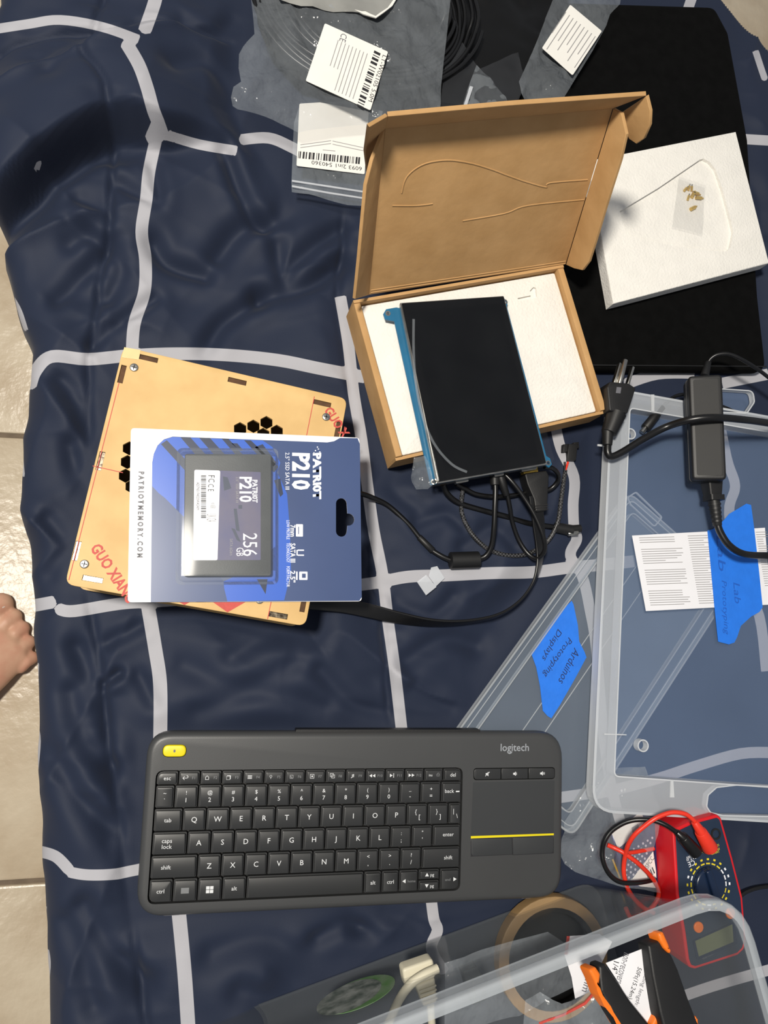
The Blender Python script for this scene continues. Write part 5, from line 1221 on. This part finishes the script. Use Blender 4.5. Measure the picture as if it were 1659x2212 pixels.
# tape roll
tc0 = TF.I @ U(1195, 2070, .012)
tr = thing('tape_roll', 'brown-cored roll of black tape lying in the clear tub', 'tape roll', TF.W @ Matrix.Translation((tc0.x, tc0.y, .002)))
panel('tape_winding', [ngon(0, 0, .050, 40), ngon(0, 0, .041, 40)], 0, .012, M['kraft_tape'], tr, bev=.001)
panel('core_ring', [ngon(0, 0, .041, 40), ngon(0, 0, .037, 40)], 0, .011, M['black_film'], tr)
panel('core_disc', [ngon(0, 0, .037, 40)], 0, .006, M['black_film'], tr, bev=.002)
# beige serial cable
sc0 = .060
spf = zfr((874, 2135), (941, 2112), sc0)
sp = thing('serial_cable', 'beige serial cable with a moulded connector in the clear tub', 'cable', None)
o = panel('connector_head', [rnd(spf.Ls([(869, 2094), (936, 2071), (942, 2113), (876, 2136)]), .003)], -.012, 0, M['beige'], sp, bev=.002); o.matrix_world = spf.W
o = panel('connector_body', [rnd(spf.Ls([(898, 2130), (941, 2113), (946, 2168), (917, 2178)]), .002)], -.011, -.001, M['beige'], sp, bev=.002); o.matrix_world = spf.W
for k in range(4):
    o = panel('grip_ridge', [spf.Ls([(906 + 2.5 * k, 2140 + 8 * k), (942 + .8 * k, 2127 + 9 * k), (942.5 + .8 * k, 2130 + 9 * k), (907 + 2.5 * k, 2143 + 8 * k)])], -.001, .0004, M['beige'], sp); o.matrix_world = spf.W
tube('cord', [(945, 2092, .064), (915, 2106, .066), (885, 2128, .066), (862, 2160, .062), (846, 2195, .055), (830, 2230, .05), (800, 2300, .04)], .0034, M['beige'], sp)
tube('cord', [(930, 2172, .054), (932, 2200, .05), (935, 2240, .04)], .003, M['beige'], sp)
# long-handled pliers sticking up
pl = thing('pliers', 'pair of pliers with orange and black grips standing in the clear tub', 'pliers', None)
def grip(name, px, z0, z1, m, th=.012):
    """handle piece traced on a plane that sinks towards the tool's head"""
    A = U(*px[0], z0); n3 = Vector((.10, .16, 1)).normalized(); fr = Fr(A, Vector((1, 0, 0)), n3)
    o = panel(name, [rnd(fr.Ls(px), .0018, 3)], -th, 0, m, pl, bev=.002); o.matrix_world = fr.W
def zt(x, y): return (1150 + x / 3.259, 1850 + y / 3.259)
HZ = .150
grip('grip_sleeve', [zt(*p) for p in ((470, 770), (515, 755), (600, 880), (700, 1030), (830, 1190), (900, 1330), (700, 1330), (560, 1110), (485, 950), (475, 860))], HZ - .004, 0, M['black_matte'])
grip('grip_insert', [zt(*p) for p in ((400, 800), (450, 778), (485, 830), (480, 870), (470, 930), (520, 1040), (585, 1120), (640, 1240), (560, 1100), (480, 990), (440, 880))], HZ - .003, 0, M['orange'], .013)
grip('grip_sleeve', [zt(*p) for p in ((815, 625), (900, 590), (930, 640), (985, 700), (1030, 800), (1100, 1000), (1170, 1180), (1200, 1330), (960, 1330), (900, 1100), (850, 850))], HZ - .004, 0, M['black_matte'])
grip('grip_insert', [zt(*p) for p in ((885, 540), (925, 530), (965, 620), (985, 700), (935, 650), (905, 600))], HZ - .003, 0, M['orange'], .013)
grip('grip_insert', [zt(*p) for p in ((845, 1180), (890, 1070), (905, 1090), (890, 1190), (900, 1330), (840, 1330))], HZ - .003, 0, M['orange'], .013)
grip('grip_insert', [zt(*p) for p in ((1145, 1130), (1160, 1125), (1180, 1190), (1210, 1330), (1150, 1330))], HZ - .003, 0, M['orange'], .013)
seg('pliers_head', U(1480, 2300, .11), U(1560, 2480, .06), .016, .006, M['steel'], pl)
# tubing label between the handles
tg = Fr(U(*zt(650, 900), .140), Vector((1, 0, 0)), Vector((.05, .08, 1)))
tb = thing('tubing_packet_label', 'white printed label reading tubing length between the pliers handles', 'label', tg.W)
panel('label_card', [tg.Ls([zt(*p) for p in ((515, 750), (770, 650), (880, 1080), (840, 1190), (830, 1300), (600, 880))])], 0, .0004, M['paper'], tb)
for s, a, b2, hh in (('Tubing length:', (805, 795), (725, 1050), .0042), ('50Ft(15.24m)', (750, 780), (680, 1000), .0046), ('non-recovers', (660, 680), (600, 890), .0042), ('1/4"', (590, 740), (575, 820), .0046)):
    a_t, l_t, m_t = dir_on(tg, zt(*a), zt(*b2)); text('label_print', s, .01, m_t, .0005, a_t, M['black_ink'] if s[0] in '51' else M['grey_ink'], tb, fit=(l_t, hh))
pp = Fr(U(*zt(330, 880), .100), Vector((1, 0, 0)), Vector((.05, .08, 1)))
wcd = thing('white_packet_card', 'white card printed mm with a red edge behind the tub rim', 'card', pp.W)
panel('card_sheet', [pp.Ls([zt(*p) for p in ((262, 560), (470, 545), (560, 600), (480, 760), (430, 940), (300, 1000), (275, 850), (225, 690))])], 0, .0004, M['paper'], wcd)
flat('red_edge', pp.Ls([zt(*p) for p in ((240, 560), (262, 560), (246, 690), (222, 690))]), .0005, M['red_print'], wcd)
a_t, l_t, m_t = dir_on(pp, zt(390, 850), zt(360, 950)); text('card_print', 'mm', .01, m_t, .0006, a_t, M['grey_ink'], wcd, fit=(l_t, .004))
# clear packets among the tools
cp = zfr(zt(100, 1100), zt(450, 1100), .118)
cpk = thing('clear_packet', 'crinkled clear packet with a red-lined zip beside the left plier grip', 'plastic bag', cp.W)
sheet('packet_film', cp, [zt(*p) for p in ((-60, 1000), (60, 960), (200, 1030), (380, 960), (440, 890), (480, 960), (540, 1080), (600, 1180), (700, 1330), (-100, 1330))], M['clear_bag'], cpk, .004, .0040, 60, seed=21)
panel('zip_seal', [cp.Ls([zt(*p) for p in ((30, 1150), (200, 1090), (350, 1010), (425, 925), (435, 935), (360, 1025), (205, 1105), (35, 1165))])], .003, .004, M['red_print'], cpk)
c2 = zfr((980, 2190), (1150, 2190), .075)
ck2 = thing('clear_pouch', 'flat clear pouch leaning inside the tub next to the beige connector', 'plastic bag', c2.W)
sheet('pouch_film', c2, [(960, 2080), (1040, 2050), (1180, 2010), (1240, 2050), (1240, 2130), (1120, 2190), (960, 2240)], M['clear_bag2'], ck2, .005, .0026, 40, seed=23)
bkc = Fr(U(1030, 2110, .05), Vector((1, .25, 0)))
blk = thing('dark_chip_box', 'small dark component box in the clear tub near the beige connector', 'component box', bkc.W)
panel('box_body', [rnd(bkc.Ls([(1000, 2100), (1030, 2088), (1048, 2120), (1052, 2160), (1022, 2172)]), .001)], -.012, 0, mat('dark_grey_box', (70, 74, 74), .5, noise=(60, .2)), blk, bev=.001)
